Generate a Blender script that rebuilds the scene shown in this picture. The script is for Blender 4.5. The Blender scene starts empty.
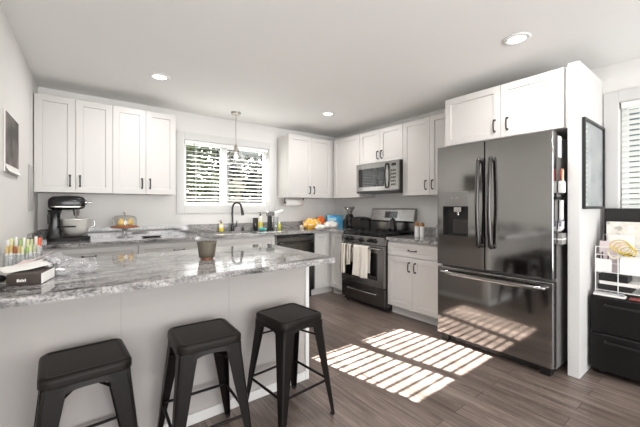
import bpy, bmesh, math, random
from mathutils import Vector, Matrix, noise as mnoise
random.seed(7)
PI = math.pi
scene = bpy.context.scene
COL = scene.collection

def lin(c):
    return tuple(((v/255)/12.92 if v/255 <= .04045 else ((v/255+.055)/1.055)**2.4) for v in c) + (1.0,)

# ------------------------------------------------------------------ camera, light, exposure
cd = bpy.data.cameras.new('camera'); cam = bpy.data.objects.new('camera', cd); COL.objects.link(cam)
cam.location = (-3.6271, -4.2805, 1.2648)
cam.rotation_euler = (PI/2, 0, -0.6573)
cd.sensor_width = 36; cd.sensor_fit = 'HORIZONTAL'
cd.lens = 323.43/640*36
cd.shift_y = -6.4/640
cd.clip_start = .05
scene.camera = cam
scene.view_settings.view_transform = 'Standard'
scene.view_settings.look = 'None'
scene.view_settings.gamma = 1
scene.view_settings.use_curve_mapping = False
scene.view_settings.exposure = -0.88

world = bpy.data.worlds.new('sky'); scene.world = world; world.use_nodes = True
wn = world.node_tree.nodes; wl = world.node_tree.links
sky = wn.new('ShaderNodeTexSky'); sky.sky_type = 'NISHITA'; sky.sun_disc = False
sky.sun_elevation = math.radians(33); sky.sun_rotation = math.radians(-11); sky.air_density = 1.2; sky.dust_density = 2.5
wn['Background'].inputs['Strength'].default_value = 0.10
wl.new(sky.outputs[0], wn['Background'].inputs['Color'])

sd = bpy.data.lights.new('sun', 'SUN'); sd.energy = 190; sd.angle = math.radians(.22); sd.color = (1, .97, .93)
sun = bpy.data.objects.new('sun', sd); COL.objects.link(sun)
sun.rotation_euler = Vector((.19, -1, -.65)).to_track_quat('-Z', 'Y').to_euler()

def area(name, loc, target, sx, sy, power, color=(1, 1, 1)):
    l = bpy.data.lights.new(name, 'AREA'); l.shape = 'RECTANGLE'; l.size = sx; l.size_y = sy; l.energy = power; l.color = color
    o = bpy.data.objects.new(name, l); COL.objects.link(o); o.location = loc
    o.rotation_euler = (Vector(target)-Vector(loc)).to_track_quat('-Z', 'Y').to_euler()
    return o
# added fill lamps, unseen behind and beside the camera; then the window daylight
o = area('fill_light_rear', (-2.6, -7.5, 1.25), (-2.2, -2.6, 2.5), 4.4, 2.2, 270, (.99, .995, 1)); o.data.spread = math.radians(125)
o = area('fill_light_side', (-6.55, -5.2, 1.25), (-3.6, -4.6, 2.5), 3.4, 2.2, 62, (.99, .995, 1)); o.data.spread = math.radians(125)
area('daylight_sink_window', (-1.89, .42, 1.72), (-1.89, -3, 1.2), 1.2, .8, 9, (.95, .98, 1))
area('daylight_desk_window', (.42, -4.15, 1.55), (-3, -4.15, 1.3), .9, 1.1, 11, (.9, .95, 1))

# ------------------------------------------------------------------ materials
def mat(name, col, rough=.5, metal=0, spec=.5, bump=None, var=None, trans=0, emit=0, coat=0, alpha=None, aniso=0):
    m = bpy.data.materials.new(name); m.use_nodes = True
    nt = m.node_tree; b = nt.nodes['Principled BSDF']
    c = lin(col) if max(col) > 1.001 else tuple(col)+(1,)
    b.inputs['Base Color'].default_value = c
    b.inputs['Roughness'].default_value = rough; b.inputs['Metallic'].default_value = metal
    b.inputs['Specular IOR Level'].default_value = spec
    b.inputs['Transmission Weight'].default_value = trans
    b.inputs['Coat Weight'].default_value = coat
    if aniso: b.inputs['Anisotropic'].default_value = aniso
    if emit:
        b.inputs['Emission Color'].default_value = c; b.inputs['Emission Strength'].default_value = emit
    tc = nt.nodes.new('ShaderNodeTexCoord')
    vs, va = var or (6, .03)
    nz = nt.nodes.new('ShaderNodeTexNoise'); nz.inputs['Scale'].default_value = vs; nz.inputs['Detail'].default_value = 4
    nt.links.new(tc.outputs['Object'], nz.inputs['Vector'])
    mx = nt.nodes.new('ShaderNodeMixRGB'); mx.inputs['Color1'].default_value = tuple(v*(1-va) for v in c[:3])+(1,)
    mx.inputs['Color2'].default_value = tuple(min(1, v*(1+va)) for v in c[:3])+(1,)
    nt.links.new(nz.outputs['Fac'], mx.inputs['Fac']); nt.links.new(mx.outputs[0], b.inputs['Base Color'])
    if bump:
        bs, bst, bd = bump
        n2 = nt.nodes.new('ShaderNodeTexNoise'); n2.inputs['Scale'].default_value = bs; n2.inputs['Detail'].default_value = 3
        nt.links.new(tc.outputs['Object'], n2.inputs['Vector'])
        bp = nt.nodes.new('ShaderNodeBump'); bp.inputs['Strength'].default_value = bst; bp.inputs['Distance'].default_value = bd
        nt.links.new(n2.outputs['Fac'], bp.inputs['Height']); nt.links.new(bp.outputs[0], b.inputs['Normal'])
    return m

def thin_glass(name, tint=(1, 1, 1), refl=.08, rough=.02, film=0.0):
    m = bpy.data.materials.new(name); m.use_nodes = True; nt = m.node_tree; nt.nodes.clear()
    out = nt.nodes.new('ShaderNodeOutputMaterial'); tr = nt.nodes.new('ShaderNodeBsdfTransparent'); gl = nt.nodes.new('ShaderNodeBsdfGlossy')
    tr.inputs[0].default_value = tuple(tint)+(1,); gl.inputs['Roughness'].default_value = rough
    lw = nt.nodes.new('ShaderNodeLayerWeight'); lw.inputs['Blend'].default_value = .12
    mp = nt.nodes.new('ShaderNodeMapRange'); mp.inputs['To Min'].default_value = refl; mp.inputs['To Max'].default_value = .55
    nt.links.new(lw.outputs['Fresnel'], mp.inputs['Value'])
    mx = nt.nodes.new('ShaderNodeMixShader'); nt.links.new(mp.outputs[0], mx.inputs[0]); nt.links.new(tr.outputs[0], mx.inputs[1]); nt.links.new(gl.outputs[0], mx.inputs[2])
    res = mx
    if film:
        df = nt.nodes.new('ShaderNodeBsdfDiffuse'); df.inputs[0].default_value = (.85, .85, .85, 1)
        m2 = nt.nodes.new('ShaderNodeMixShader'); m2.inputs[0].default_value = film
        nt.links.new(mx.outputs[0], m2.inputs[1]); nt.links.new(df.outputs[0], m2.inputs[2]); res = m2
    nt.links.new(res.outputs[0], out.inputs[0])
    return m

def granite_mat():
    m = bpy.data.materials.new('granite'); m.use_nodes = True; nt = m.node_tree; N = nt.nodes; L = nt.links
    b = N['Principled BSDF']; b.inputs['Roughness'].default_value = .045; b.inputs['Specular IOR Level'].default_value = .75
    tc = N.new('ShaderNodeTexCoord'); mp = N.new('ShaderNodeMapping'); mp.inputs['Scale'].default_value = (1.1, 4.2, 4.2); mp.inputs['Rotation'].default_value = (0, 0, .22)
    L.new(tc.outputs['Object'], mp.inputs['Vector'])
    n1 = N.new('ShaderNodeTexNoise'); n1.inputs['Scale'].default_value = 2.2; n1.inputs['Detail'].default_value = 9; n1.inputs['Roughness'].default_value = .62; n1.inputs['Distortion'].default_value = 1.6
    L.new(mp.outputs[0], n1.inputs['Vector'])
    r1 = N.new('ShaderNodeValToRGB'); e = r1.color_ramp.elements
    e[0].position = .30; e[0].color = (.018, .018, .02, 1); e[1].position = .72; e[1].color = (.56, .54, .52, 1)
    for p, c in ((.37, (.11, .107, .105)), (.44, (.27, .262, .258)), (.56, (.42, .405, .395))):
        x = e.new(p); x.color = c+(1,)
    L.new(n1.outputs['Fac'], r1.inputs['Fac'])
    n2 = N.new('ShaderNodeTexNoise'); n2.inputs['Scale'].default_value = 70; n2.inputs['Detail'].default_value = 3; n2.inputs['Roughness'].default_value = .7
    L.new(tc.outputs['Object'], n2.inputs['Vector'])
    r2 = N.new('ShaderNodeValToRGB'); r2.color_ramp.elements[0].position = .36; r2.color_ramp.elements[0].color = (.22, .21, .21, 1)
    r2.color_ramp.elements[1].position = .58; r2.color_ramp.elements[1].color = (1, 1, 1, 1)
    L.new(n2.outputs['Fac'], r2.inputs['Fac'])
    mx = N.new('ShaderNodeMixRGB'); mx.blend_type = 'MULTIPLY'; mx.inputs['Fac'].default_value = .8
    L.new(r1.outputs[0], mx.inputs['Color1']); L.new(r2.outputs[0], mx.inputs['Color2'])
    L.new(mx.outputs[0], b.inputs['Base Color'])
    return m

def floor_mat():
    m = bpy.data.materials.new('wood_planks'); m.use_nodes = True; nt = m.node_tree; N = nt.nodes; L = nt.links
    b = N['Principled BSDF']; b.inputs['Specular IOR Level'].default_value = .45
    tc = N.new('ShaderNodeTexCoord'); mp = N.new('ShaderNodeMapping'); mp.inputs['Rotation'].default_value = (0, 0, PI/2)
    L.new(tc.outputs['Object'], mp.inputs['Vector'])
    br = N.new('ShaderNodeTexBrick'); br.offset = .37; br.offset_frequency = 2; br.inputs['Scale'].default_value = 1
    br.inputs['Brick Width'].default_value = 1.22; br.inputs['Row Height'].default_value = .125; br.inputs['Mortar Size'].default_value = .0016; br.inputs['Mortar Smooth'].default_value = .2
    br.inputs['Color1'].default_value = (.0, .0, .0, 1); br.inputs['Color2'].default_value = (1, 1, 1, 1); br.inputs['Mortar'].default_value = (.5, .5, .5, 1)
    L.new(mp.outputs[0], br.inputs['Vector'])
    m2 = N.new('ShaderNodeMapping'); m2.inputs['Scale'].default_value = (26, 1.6, 1); L.new(tc.outputs['Object'], m2.inputs['Vector'])
    add = N.new('ShaderNodeVectorMath'); add.operation = 'ADD'; L.new(m2.outputs[0], add.inputs[0])
    sc = N.new('ShaderNodeVectorMath'); sc.operation = 'SCALE'; sc.inputs['Scale'].default_value = 13; L.new(br.outputs['Color'], sc.inputs[0]); L.new(sc.outputs[0], add.inputs[1])
    ng = N.new('ShaderNodeTexNoise'); ng.inputs['Scale'].default_value = 1.5; ng.inputs['Detail'].default_value = 7; ng.inputs['Roughness'].default_value = .65; ng.inputs['Distortion'].default_value = .8
    L.new(add.outputs[0], ng.inputs['Vector'])
    rg = N.new('ShaderNodeValToRGB'); e = rg.color_ramp.elements
    e[0].position = .3; e[0].color = lin((76, 66, 61)); e[1].position = .72; e[1].color = lin((138, 125, 117)); x = e.new(.5); x.color = lin((106, 93, 86))
    L.new(ng.outputs['Fac'], rg.inputs['Fac'])
    hv = N.new('ShaderNodeHueSaturation'); L.new(rg.outputs[0], hv.inputs['Color'])
    mr = N.new('ShaderNodeMapRange'); mr.inputs['To Min'].default_value = .78; mr.inputs['To Max'].default_value = 1.22; L.new(br.outputs['Color'], mr.inputs['Value']); L.new(mr.outputs[0], hv.inputs['Value'])
    mm = N.new('ShaderNodeMixRGB'); mm.inputs['Color2'].default_value = lin((34, 27, 25)); L.new(br.outputs['Fac'], mm.inputs['Fac']); L.new(hv.outputs[0], mm.inputs['Color1'])
    L.new(mm.outputs[0], b.inputs['Base Color'])
    rr = N.new('ShaderNodeMapRange'); rr.inputs['To Min'].default_value = .22; rr.inputs['To Max'].default_value = .42; L.new(ng.outputs['Fac'], rr.inputs['Value']); L.new(rr.outputs[0], b.inputs['Roughness'])
    bp = N.new('ShaderNodeBump'); bp.inputs['Strength'].default_value = .25; bp.inputs['Distance'].default_value = .002; L.new(ng.outputs['Fac'], bp.inputs['Height']); L.new(bp.outputs[0], b.inputs['Normal'])
    return m

def steel_mat(name, col, rough, axis='Z', scale=160):
    """brushed metal: fine noise stretched along one axis drives roughness and a slight bump"""
    m = mat(name, col, rough, metal=1)
    nt = m.node_tree; N = nt.nodes; L = nt.links; b = N['Principled BSDF']
    tc = N.new('ShaderNodeTexCoord'); mp = N.new('ShaderNodeMapping')
    mp.inputs['Scale'].default_value = {'Z': (scale, scale, 2), 'Y': (scale, 2, scale)}[axis]
    L.new(tc.outputs['Object'], mp.inputs['Vector'])
    n = N.new('ShaderNodeTexNoise'); n.inputs['Scale'].default_value = 1; n.inputs['Detail'].default_value = 2; L.new(mp.outputs[0], n.inputs['Vector'])
    mr = N.new('ShaderNodeMapRange'); mr.inputs['To Min'].default_value = rough*.75; mr.inputs['To Max'].default_value = rough*1.25
    L.new(n.outputs['Fac'], mr.inputs['Value']); L.new(mr.outputs[0], b.inputs['Roughness'])
    return m

def striped_mat(name, c1, c2, axis, scale, rough=.8, w=.5):
    m = mat(name, c1, rough, spec=.2)
    nt = m.node_tree; N = nt.nodes; L = nt.links; b = N['Principled BSDF']
    tc = N.new('ShaderNodeTexCoord'); sp = N.new('ShaderNodeSeparateXYZ'); L.new(tc.outputs['Object'], sp.inputs[0])
    mu = N.new('ShaderNodeMath'); mu.operation = 'MULTIPLY'; mu.inputs[1].default_value = scale; L.new(sp.outputs[axis], mu.inputs[0])
    fr = N.new('ShaderNodeMath'); fr.operation = 'FRACT'; L.new(mu.outputs[0], fr.inputs[0])
    gt = N.new('ShaderNodeMath'); gt.operation = 'GREATER_THAN'; gt.inputs[1].default_value = w; L.new(fr.outputs[0], gt.inputs[0])
    mx = N.new('ShaderNodeMixRGB'); mx.inputs['Color1'].default_value = lin(c1); mx.inputs['Color2'].default_value = lin(c2); L.new(gt.outputs[0], mx.inputs['Fac'])
    L.new(mx.outputs[0], b.inputs['Base Color'])
    return m

def blotch_mat(name, cols, scale, rough=.5, spec=.4):
    m = mat(name, cols[0], rough, spec=spec); nt = m.node_tree; N = nt.nodes; L = nt.links; b = N['Principled BSDF']
    tc = N.new('ShaderNodeTexCoord'); n = N.new('ShaderNodeTexNoise'); n.inputs['Scale'].default_value = scale; n.inputs['Detail'].default_value = 2
    L.new(tc.outputs['Object'], n.inputs['Vector']); r = N.new('ShaderNodeValToRGB'); r.color_ramp.interpolation = 'EASE'
    e = r.color_ramp.elements; k = len(cols)
    e[0].position = .34; e[0].color = lin(cols[0]); e[1].position = .66; e[1].color = lin(cols[-1])
    for i in range(1, k-1):
        x = e.new(.34+.32*i/(k-1)); x.color = lin(cols[i])
    L.new(n.outputs['Fac'], r.inputs['Fac']); L.new(r.outputs[0], b.inputs['Base Color'])
    return m

M = {}
M['wall'] = mat('wall_paint', (222, 220, 217), .75, spec=.2, bump=(180, .08, .001), var=(2, .01))
M['ceil'] = mat('ceiling_paint', (238, 237, 235), .85, spec=.15, bump=(120, .1, .001), var=(2, .01))
M['cab'] = mat('white_cabinet_paint', (197, 194, 191), .38, spec=.4, var=(3, .008))
M['trim'] = mat('white_trim_paint', (208, 207, 205), .45, spec=.3, var=(3, .008))
M['pen'] = mat('grey_panel_paint', (166, 161, 158), .55, spec=.3, bump=(90, .05, .001), var=(3, .012))
M['granite'] = granite_mat()
M['floor'] = floor_mat()
M['steel'] = steel_mat('black_stainless', (162, 161, 159), .085)
M['steel_dark'] = steel_mat('black_stainless_dark', (112, 110, 108), .22, 'Y')
M['steel_range'] = steel_mat('range_stainless', (152, 150, 148), .24, 'Y')
M['chrome'] = mat('polished_steel', (190, 188, 186), .16, metal=1)
M['handle_steel'] = mat('dark_steel_handle', (74, 72, 71), .22, metal=1)
M['handle_bright'] = mat('bright_steel_handle', (150, 148, 146), .2, metal=1)
M['pull'] = mat('black_pull_metal', (22, 21, 21), .35, metal=.3)
M['blk'] = mat('black_plastic', (20, 20, 21), .35)
M['blkgloss'] = mat('black_glass', (9, 9, 10), .05, spec=.6)
M['mixer'] = mat('black_gloss_enamel', (16, 16, 17), .22)
M['blkmatte'] = mat('black_matte', (24, 23, 22), .6)
M['iron'] = mat('cast_iron', (24, 24, 24), .55, bump=(200, .2, .001))
M['stool'] = mat('aged_black_metal', (22, 18, 15), .4, spec=.16, metal=.0, bump=(60, .06, .001), var=(14, .35))
M['stoolleg'] = mat('aged_black_leg_metal', (18, 15, 13), .4, spec=.16, metal=.0, var=(14, .3))
M['rubber'] = mat('black_rubber', (15, 15, 15), .8)
M['white'] = mat('white_plastic', (232, 231, 229), .4)
M['porc'] = mat('white_porcelain', (238, 237, 234), .12)
M['vinyl'] = mat('white_vinyl', (232, 233, 233), .4)
M['slat'] = mat('white_blind_slat', (234, 234, 232), .45)
M['paper'] = mat('white_paper', (232, 230, 226), .8, spec=.1)
M['cream'] = mat('cream_paper', (224, 214, 196), .8, spec=.1)
M['glass'] = thin_glass('window_glass', (.97, .98, .98), .04)
M['clear'] = thin_glass('clear_glass', (.94, .95, .94), .10, .02)
M['acrylic'] = thin_glass('clear_acrylic', (.93, .94, .94), .1, .08, .12)
M['film'] = thin_glass('clear_plastic_film', (.95, .95, .96), .12, .10, .16)
M['lamp_on'] = mat('lamp_glow', (255, 250, 242), .5, emit=7)
M['bulb'] = mat('bulb_glow', (255, 246, 232), .5, emit=3)
M['nickel'] = mat('brushed_nickel', (176, 172, 166), .28, metal=1)
M['gunmetal'] = mat('gunmetal_faucet', (62, 61, 61), .28, metal=.9)
M['file'] = mat('black_enamel_steel', (15, 14, 14), .42, spec=.25, bump=(150, .06, .001))
M['towel_w'] = mat('white_towel', (222, 216, 206), .95, spec=.05, bump=(240, .5, .002), var=(25, .05))
M['towel_s'] = striped_mat('striped_towel', (220, 213, 202), (128, 120, 112), 1, 24, .95, .66)
M['leafa'] = blotch_mat('green_leaves', [(36, 50, 28), (62, 80, 44), (96, 112, 66)], 2.5, .6)
M['leafb'] = blotch_mat('dark_leaves', [(20, 28, 20), (36, 46, 32), (54, 64, 48)], 2.5, .6)
M['bark'] = mat('bark', (84, 68, 56), .9, bump=(20, .6, .02))
M['lawn'] = blotch_mat('lawn', [(40, 54, 30), (58, 70, 42), (74, 80, 52)], 3, .95)
M['siding'] = mat('pale_siding', (196, 196, 192), .8)

# ------------------------------------------------------------------ mesh helpers
ORIG = {}
class MB:
    def __init__(s): s.v = []; s.f = []; s.sm = []
    def add(s, vs, fs, smooth=False):
        o = len(s.v); s.v += [Vector(p) for p in vs]
        for f in fs: s.f.append([i+o for i in f]); s.sm.append(smooth)
        return s
    def box(s, x0, x1, y0, y1, z0, z1):
        x0, x1 = sorted((x0, x1)); y0, y1 = sorted((y0, y1)); z0, z1 = sorted((z0, z1))
        return s.add([(x, y, z) for z in (z0, z1) for y in (y0, y1) for x in (x0, x1)],
                     [(0, 2, 3, 1), (4, 5, 7, 6), (0, 1, 5, 4), (2, 6, 7, 3), (0, 4, 6, 2), (1, 3, 7, 5)])
    def hexa(s, pts): # 8 points: bottom 4 ccw, top 4 ccw
        return s.add(pts, [(3, 2, 1, 0), (4, 5, 6, 7), (0, 1, 5, 4), (1, 2, 6, 5), (2, 3, 7, 6), (3, 0, 4, 7)])
    def rings(s, rings, closed=True, cap=True, smooth=True):
        n = len(rings[0]); vs = [p for r in rings for p in r]; fs = []
        for i in range(len(rings)-1):
            for j in range(n if closed else n-1):
                a, b = i*n+j, i*n+(j+1) % n
                fs.append((a, b, b+n, a+n))
        s.add(vs, fs, smooth)
        if cap and closed:
            s.add(rings[0], [tuple(range(n))[::-1]]); s.add(rings[-1], [tuple(range(n))])
        return s
    def cyl(s, p0, p1, r0, r1=None, n=20, cap=True, smooth=True):
        r1 = r0 if r1 is None else r1; p0, p1 = Vector(p0), Vector(p1); d = (p1-p0).normalized()
        a = d.orthogonal().normalized(); b = d.cross(a)
        R = lambda p, r: [p+(a*math.cos(2*PI*k/n)+b*math.sin(2*PI*k/n))*r for k in range(n)]
        return s.rings([R(p0, r0), R(p1, r1)], cap=cap, smooth=smooth)
    def tube(s, pts, r, n=10, cap=True, flat=None):
        pts = [Vector(p) for p in pts]; rs = []; up = None
        for i, p in enumerate(pts):
            t = (pts[min(i+1, len(pts)-1)]-pts[max(i-1, 0)]).normalized()
            if up is None: up = t.orthogonal().normalized()
            up = (up-t*up.dot(t)).normalized(); b = t.cross(up)
            rr = r[i] if isinstance(r, (list, tuple)) else r
            rs.append([p+(up*math.cos(2*PI*k/n)+b*math.sin(2*PI*k/n))*rr for k in range(n)])
        return s.rings(rs, cap=cap)
    def lathe(s, prof, c=(0, 0, 0), n=28, cap=True):
        c = Vector(c)
        return s.rings([[c+Vector((max(r, 1e-4)*math.cos(2*PI*k/n), max(r, 1e-4)*math.sin(2*PI*k/n), z)) for k in range(n)] for r, z in prof], cap=cap)
    def ball(s, c, r, sq=(1, 1, 1), n=16):
        c = Vector(c); rs = []
        for i in range(n//2+1):
            t = -PI/2+PI*i/(n//2); q = max(math.cos(t), 1e-3)
            rs.append([c+Vector((q*math.cos(2*PI*k/n)*r*sq[0], q*math.sin(2*PI*k/n)*r*sq[1], math.sin(t)*r*sq[2])) for k in range(n)])
        return s.rings(rs)
    def prism(s, poly, y0, y1, axis='Y'):
        # poly in the plane normal to axis, extruded from y0 to y1
        f = {'Y': lambda a, b, t: (a, t, b), 'X': lambda a, b, t: (t, a, b), 'Z': lambda a, b, t: (a, b, t)}[axis]
        return s.rings([[f(a, b, y0) for a, b in poly], [f(a, b, y1) for a, b in poly]], smooth=False)
    def grid(s, fn, nu, nv, smooth=True):
        vs = [fn(i/nu, j/nv) for j in range(nv+1) for i in range(nu+1)]
        return s.add(vs, [(j*(nu+1)+i, j*(nu+1)+i+1, (j+1)*(nu+1)+i+1, (j+1)*(nu+1)+i) for j in range(nv) for i in range(nu)], smooth)
    def xf(s, mtx):
        s.v = [mtx @ p for p in s.v]; return s
    def build(s, name, m, parent=None, bevel=0, seg=2, solid=0, subd=0, origin=None):
        org = ORIG.get(parent.name, Vector()) if parent else (Vector(origin) if origin else Vector())
        me = bpy.data.meshes.new(name); me.from_pydata([tuple(p-org) for p in s.v], [], s.f)
        me.polygons.foreach_set('use_smooth', s.sm)
        bm = bmesh.new(); bm.from_mesh(me); bmesh.ops.recalc_face_normals(bm, faces=bm.faces); bm.to_mesh(me); bm.free()
        me.update(); me.materials.append(m if not isinstance(m, str) else M[m])
        o = bpy.data.objects.new(name, me); COL.objects.link(o)
        if parent: o.parent = parent; ORIG[o.name] = org
        elif origin: o.location = org
        if solid:
            q = o.modifiers.new('solid', 'SOLIDIFY'); q.thickness = solid; q.offset = 0
        if subd:
            q = o.modifiers.new('sub', 'SUBSURF'); q.levels = subd; q.render_levels = subd
        if bevel:
            q = o.modifiers.new('bevel', 'BEVEL'); q.width = bevel; q.segments = seg; q.limit_method = 'ANGLE'; q.angle_limit = math.radians(40)
        return o

def tag(o, label, cat, group=None, kind=None):
    o['label'] = label; o['category'] = cat
    if group: o['group'] = group
    if kind: o['kind'] = kind
    return o
def thing(name, label, cat, loc=(0, 0, 0), group=None):
    """an Empty at the thing's base; parts built under it are given in world coordinates"""
    o = bpy.data.objects.new(name, None); COL.objects.link(o); o.location = loc; o.empty_display_size = .05
    ORIG[o.name] = Vector(loc)
    return tag(o, label, cat, group)
def struct(name, mb, m, **k):
    o = mb.build(name, m, **k); o['kind'] = 'structure'; return o
def place(t, loc, rz=0):
    t.location = loc; t.rotation_euler = (0, 0, rz); return t
def dup(root, loc, rz=0, label=None, mats=None):
    r = root.copy(); COL.objects.link(r); r.location = loc; r.rotation_euler = (0, 0, rz)
    if label: r['label'] = label
    def rec(src, dst):
        for ch in list(src.children):
            c = ch.copy(); COL.objects.link(c); c.parent = dst
            rec(ch, c)
    rec(root, r)
    return r
def catmull(P, k=6):
    P = [Vector(p) for p in P]; out = []
    for i in range(len(P)-1):
        a, b, c, d = P[max(i-1, 0)], P[i], P[i+1], P[min(i+2, len(P)-1)]
        for j in range(k):
            t = j/k
            out.append(.5*((2*b)+(-a+c)*t+(2*a-5*b+4*c-d)*t*t+(-a+3*b-3*c+d)*t**3))
    return out+[P[-1]]
def rrect(w, d, r, n=5):
    """rounded rectangle outline, ccw, centred"""
    out = []
    for cx, cy, a0 in ((w/2-r, d/2-r, 0), (-w/2+r, d/2-r, PI/2), (-w/2+r, -d/2+r, PI), (w/2-r, -d/2+r, 1.5*PI)):
        for k in range(n+1):
            a = a0+PI/2*k/n; out.append((cx+r*math.cos(a), cy+r*math.sin(a)))
    return out

# ------------------------------------------------------------------ the setting
H = 2.468
XL = lambda y: -3.885+.045*y           # the left wall drifts outwards towards the room
struct('floor', MB().box(-6.7, .14, -7.7, .14, -.1, 0), 'floor')
struct('ceiling', MB().box(-6.7, .14, -7.7, .14, H, H+.12), 'ceil')
W1 = (-2.492, -1.284, 1.28, 2.122)      # sink window: x0 x1 z0 z1
b = MB()
b.box(-4.2, W1[0], 0, .14, 0, H); b.box(W1[1], .14, 0, .14, 0, H); b.box(W1[0], W1[1], 0, .14, 0, W1[2]); b.box(W1[0], W1[1], 0, .14, W1[3], H)
struct('wall_back', b, 'wall')
W2 = (-4.62, -3.668, .95, 2.137)        # desk window: y0 y1 z0 z1
b = MB()
b.box(0, .14, -7.7, W2[0], 0, H); b.box(0, .14, W2[1], 0, 0, H); b.box(0, .14, W2[0], W2[1], 0, W2[2]); b.box(0, .14, W2[0], W2[1], W2[3], H)
struct('wall_right', b, 'wall')
b = MB(); y0 = -2.75
b.hexa([(XL(0), 0, 0), (XL(0)-.14, 0, 0), (XL(y0)-.14, y0, 0), (XL(y0), y0, 0), (XL(0), 0, H), (XL(0)-.14, 0, H), (XL(y0)-.14, y0, H), (XL(y0), y0, H)])
struct('wall_left', b, 'wall')
struct('wall_left_return', MB().box(-6.7, XL(y0)-.14, y0, y0+.12, 0, H), 'wall')
b = MB(); b.box(-6.7, -4.9, -7.7, -7.56, 0, H); b.box(-.3, 0, -7.7, -7.56, 0, H); b.box(-4.9, -.3, -7.7, -7.56, 2.5-.02, H)
b.box(-4.9, -.3, -7.7, -7.56, 0, .12)
struct('wall_rear', b, 'wall')
b = MB(); b.box(-6.7, -6.56, -7.56, -7.0, 0, H); b.box(-6.7, -6.56, -3.4, y0, 0, H); b.box(-6.7, -6.56, -7.0, -3.4, 0, .12)
struct('wall_side', b, 'wall')
struct('baseboard_right', MB().box(-.014, -.001, -7.5, -4.35, 0, .09), 'trim', bevel=.003)

def window(name, plane, u0, u1, z0, z1, cas, mull=None, sillz=None):
    """casing on the wall, jambs, vinyl sash frame and glass"""
    def bx(mb, a0, a1, d0, d1, c0, c1):
        return mb.box(a0, a1, d0, d1, c0, c1) if plane == 'Y' else mb.box(d0, d1, a0, a1, c0, c1)
    g = MB(); t = -.018
    bx(g, u0-cas, u0, t, -.001, z0-cas, z1+cas); bx(g, u1, u1+cas, t, -.001, z0-cas, z1+cas)
    bx(g, u0, u1, t, -.001, z1, z1+cas); bx(g, u0, u1, t, -.001, z0-cas, z0)
    o = struct(name, g, 'trim', bevel=.003)
    f = MB(); w = .045
    e = .002
    bx(f, u0+e, u0+w, .07, .125, z0+e, z1-e); bx(f, u1-w, u1-e, .07, .125, z0+e, z1-e); bx(f, u0+w, u1-w, .07, .125, z0+e, z0+w); bx(f, u0+w, u1-w, .07, .125, z1-w, z1-e)
    if mull: bx(f, mull-.045, mull+.045, .075, .12, z0+w, z1-w)
    f.build('window_frame', 'vinyl', o, bevel=.004)
    gg = MB(); bx(gg, u0+w, u1-w, .098, .101, z0+w, z1-w); gg.build('window_pane', 'glass', o)
    return o
window('window_1', 'Y', *W1, .096, mull=-1.94)
window('window_2', 'X', *W2, .096, mull=None)

# outside: ground, roof overhang, trees and a neighbouring house
struct('outdoor_ground', MB().box(-14, 14, .3, 22, -.4, -.3).box(.3, 14, -14, .3, -.4, -.3), 'lawn')
struct('roof_overhang', MB().box(-6.7, 1.2, .15, .72, 2.42, 2.55), 'trim')
def tree(loc, h, r, m, label, n=1500, seed=1):
    rnd = random.Random(seed); t = thing('garden_tree', label, 'tree', loc, 'trees outside the windows')
    x, y, z = loc
    k = MB().tube(catmull([(x, y, z), (x+.05, y, z+h*.3), (x-.04, y+.05, z+h*.55), (x, y, z+h*.8)]), [.09-.06*i/18 for i in range(19)])
    for q in range(5):
        a = q*1.26; k.tube([(x, y, z+h*.4), (x+math.cos(a)*r*.6, y+math.sin(a)*r*.6, z+h*(.55+.05*q))], [.035, .012], 6)
    k.build('trunk', 'bark', t)
    f = MB(); cl = [(Vector((x, y, z+h*.6))+Vector((rnd.uniform(-1, 1)*r*.65, rnd.uniform(-1, 1)*r*.65, rnd.uniform(-.42, .32)*h)), rnd.uniform(.3, .55)*r) for _ in range(16)]
    for _ in range(n):
        c, cr = rnd.choice(cl); d = Vector((rnd.gauss(0, 1), rnd.gauss(0, 1), rnd.gauss(0, 1))).normalized()*cr*rnd.uniform(.5, 1)
        p = c+d; a = Vector((rnd.gauss(0, 1), rnd.gauss(0, 1), rnd.gauss(0, 1))).normalized(); bb = a.orthogonal().normalized(); s = rnd.uniform(.07, .13)
        f.add([p-a*s, p+bb*s*.45, p+a*s, p-bb*s*.45], [(0, 1, 2, 3)])
    f.build('foliage', m, t)
tree((-1.15, 3.9, -.3), 3.5, .9, 'leafa', 'light green leafy tree at the left side of the sink window', 3600, 1)
tree((.75, 3.9, -.3), 3.4, .9, 'leafb', 'dark green tree at the right side of the sink window', 3600, 2)
tree((-.15, 5.9, -.3), 4.2, 1.0, 'leafb', 'dark green tree standing behind the gap between the two nearer trees', 3600, 3)
tree((2.2, 6.1, -.3), 4.2, 1.1, 'leafb', 'dark green tree farthest right outside the sink window', 3200, 5)
tree((4.6, -4.6, -.3), 3.4, 1.0, 'leafa', 'green tree seen through the desk window blind', 1200, 4)

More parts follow.
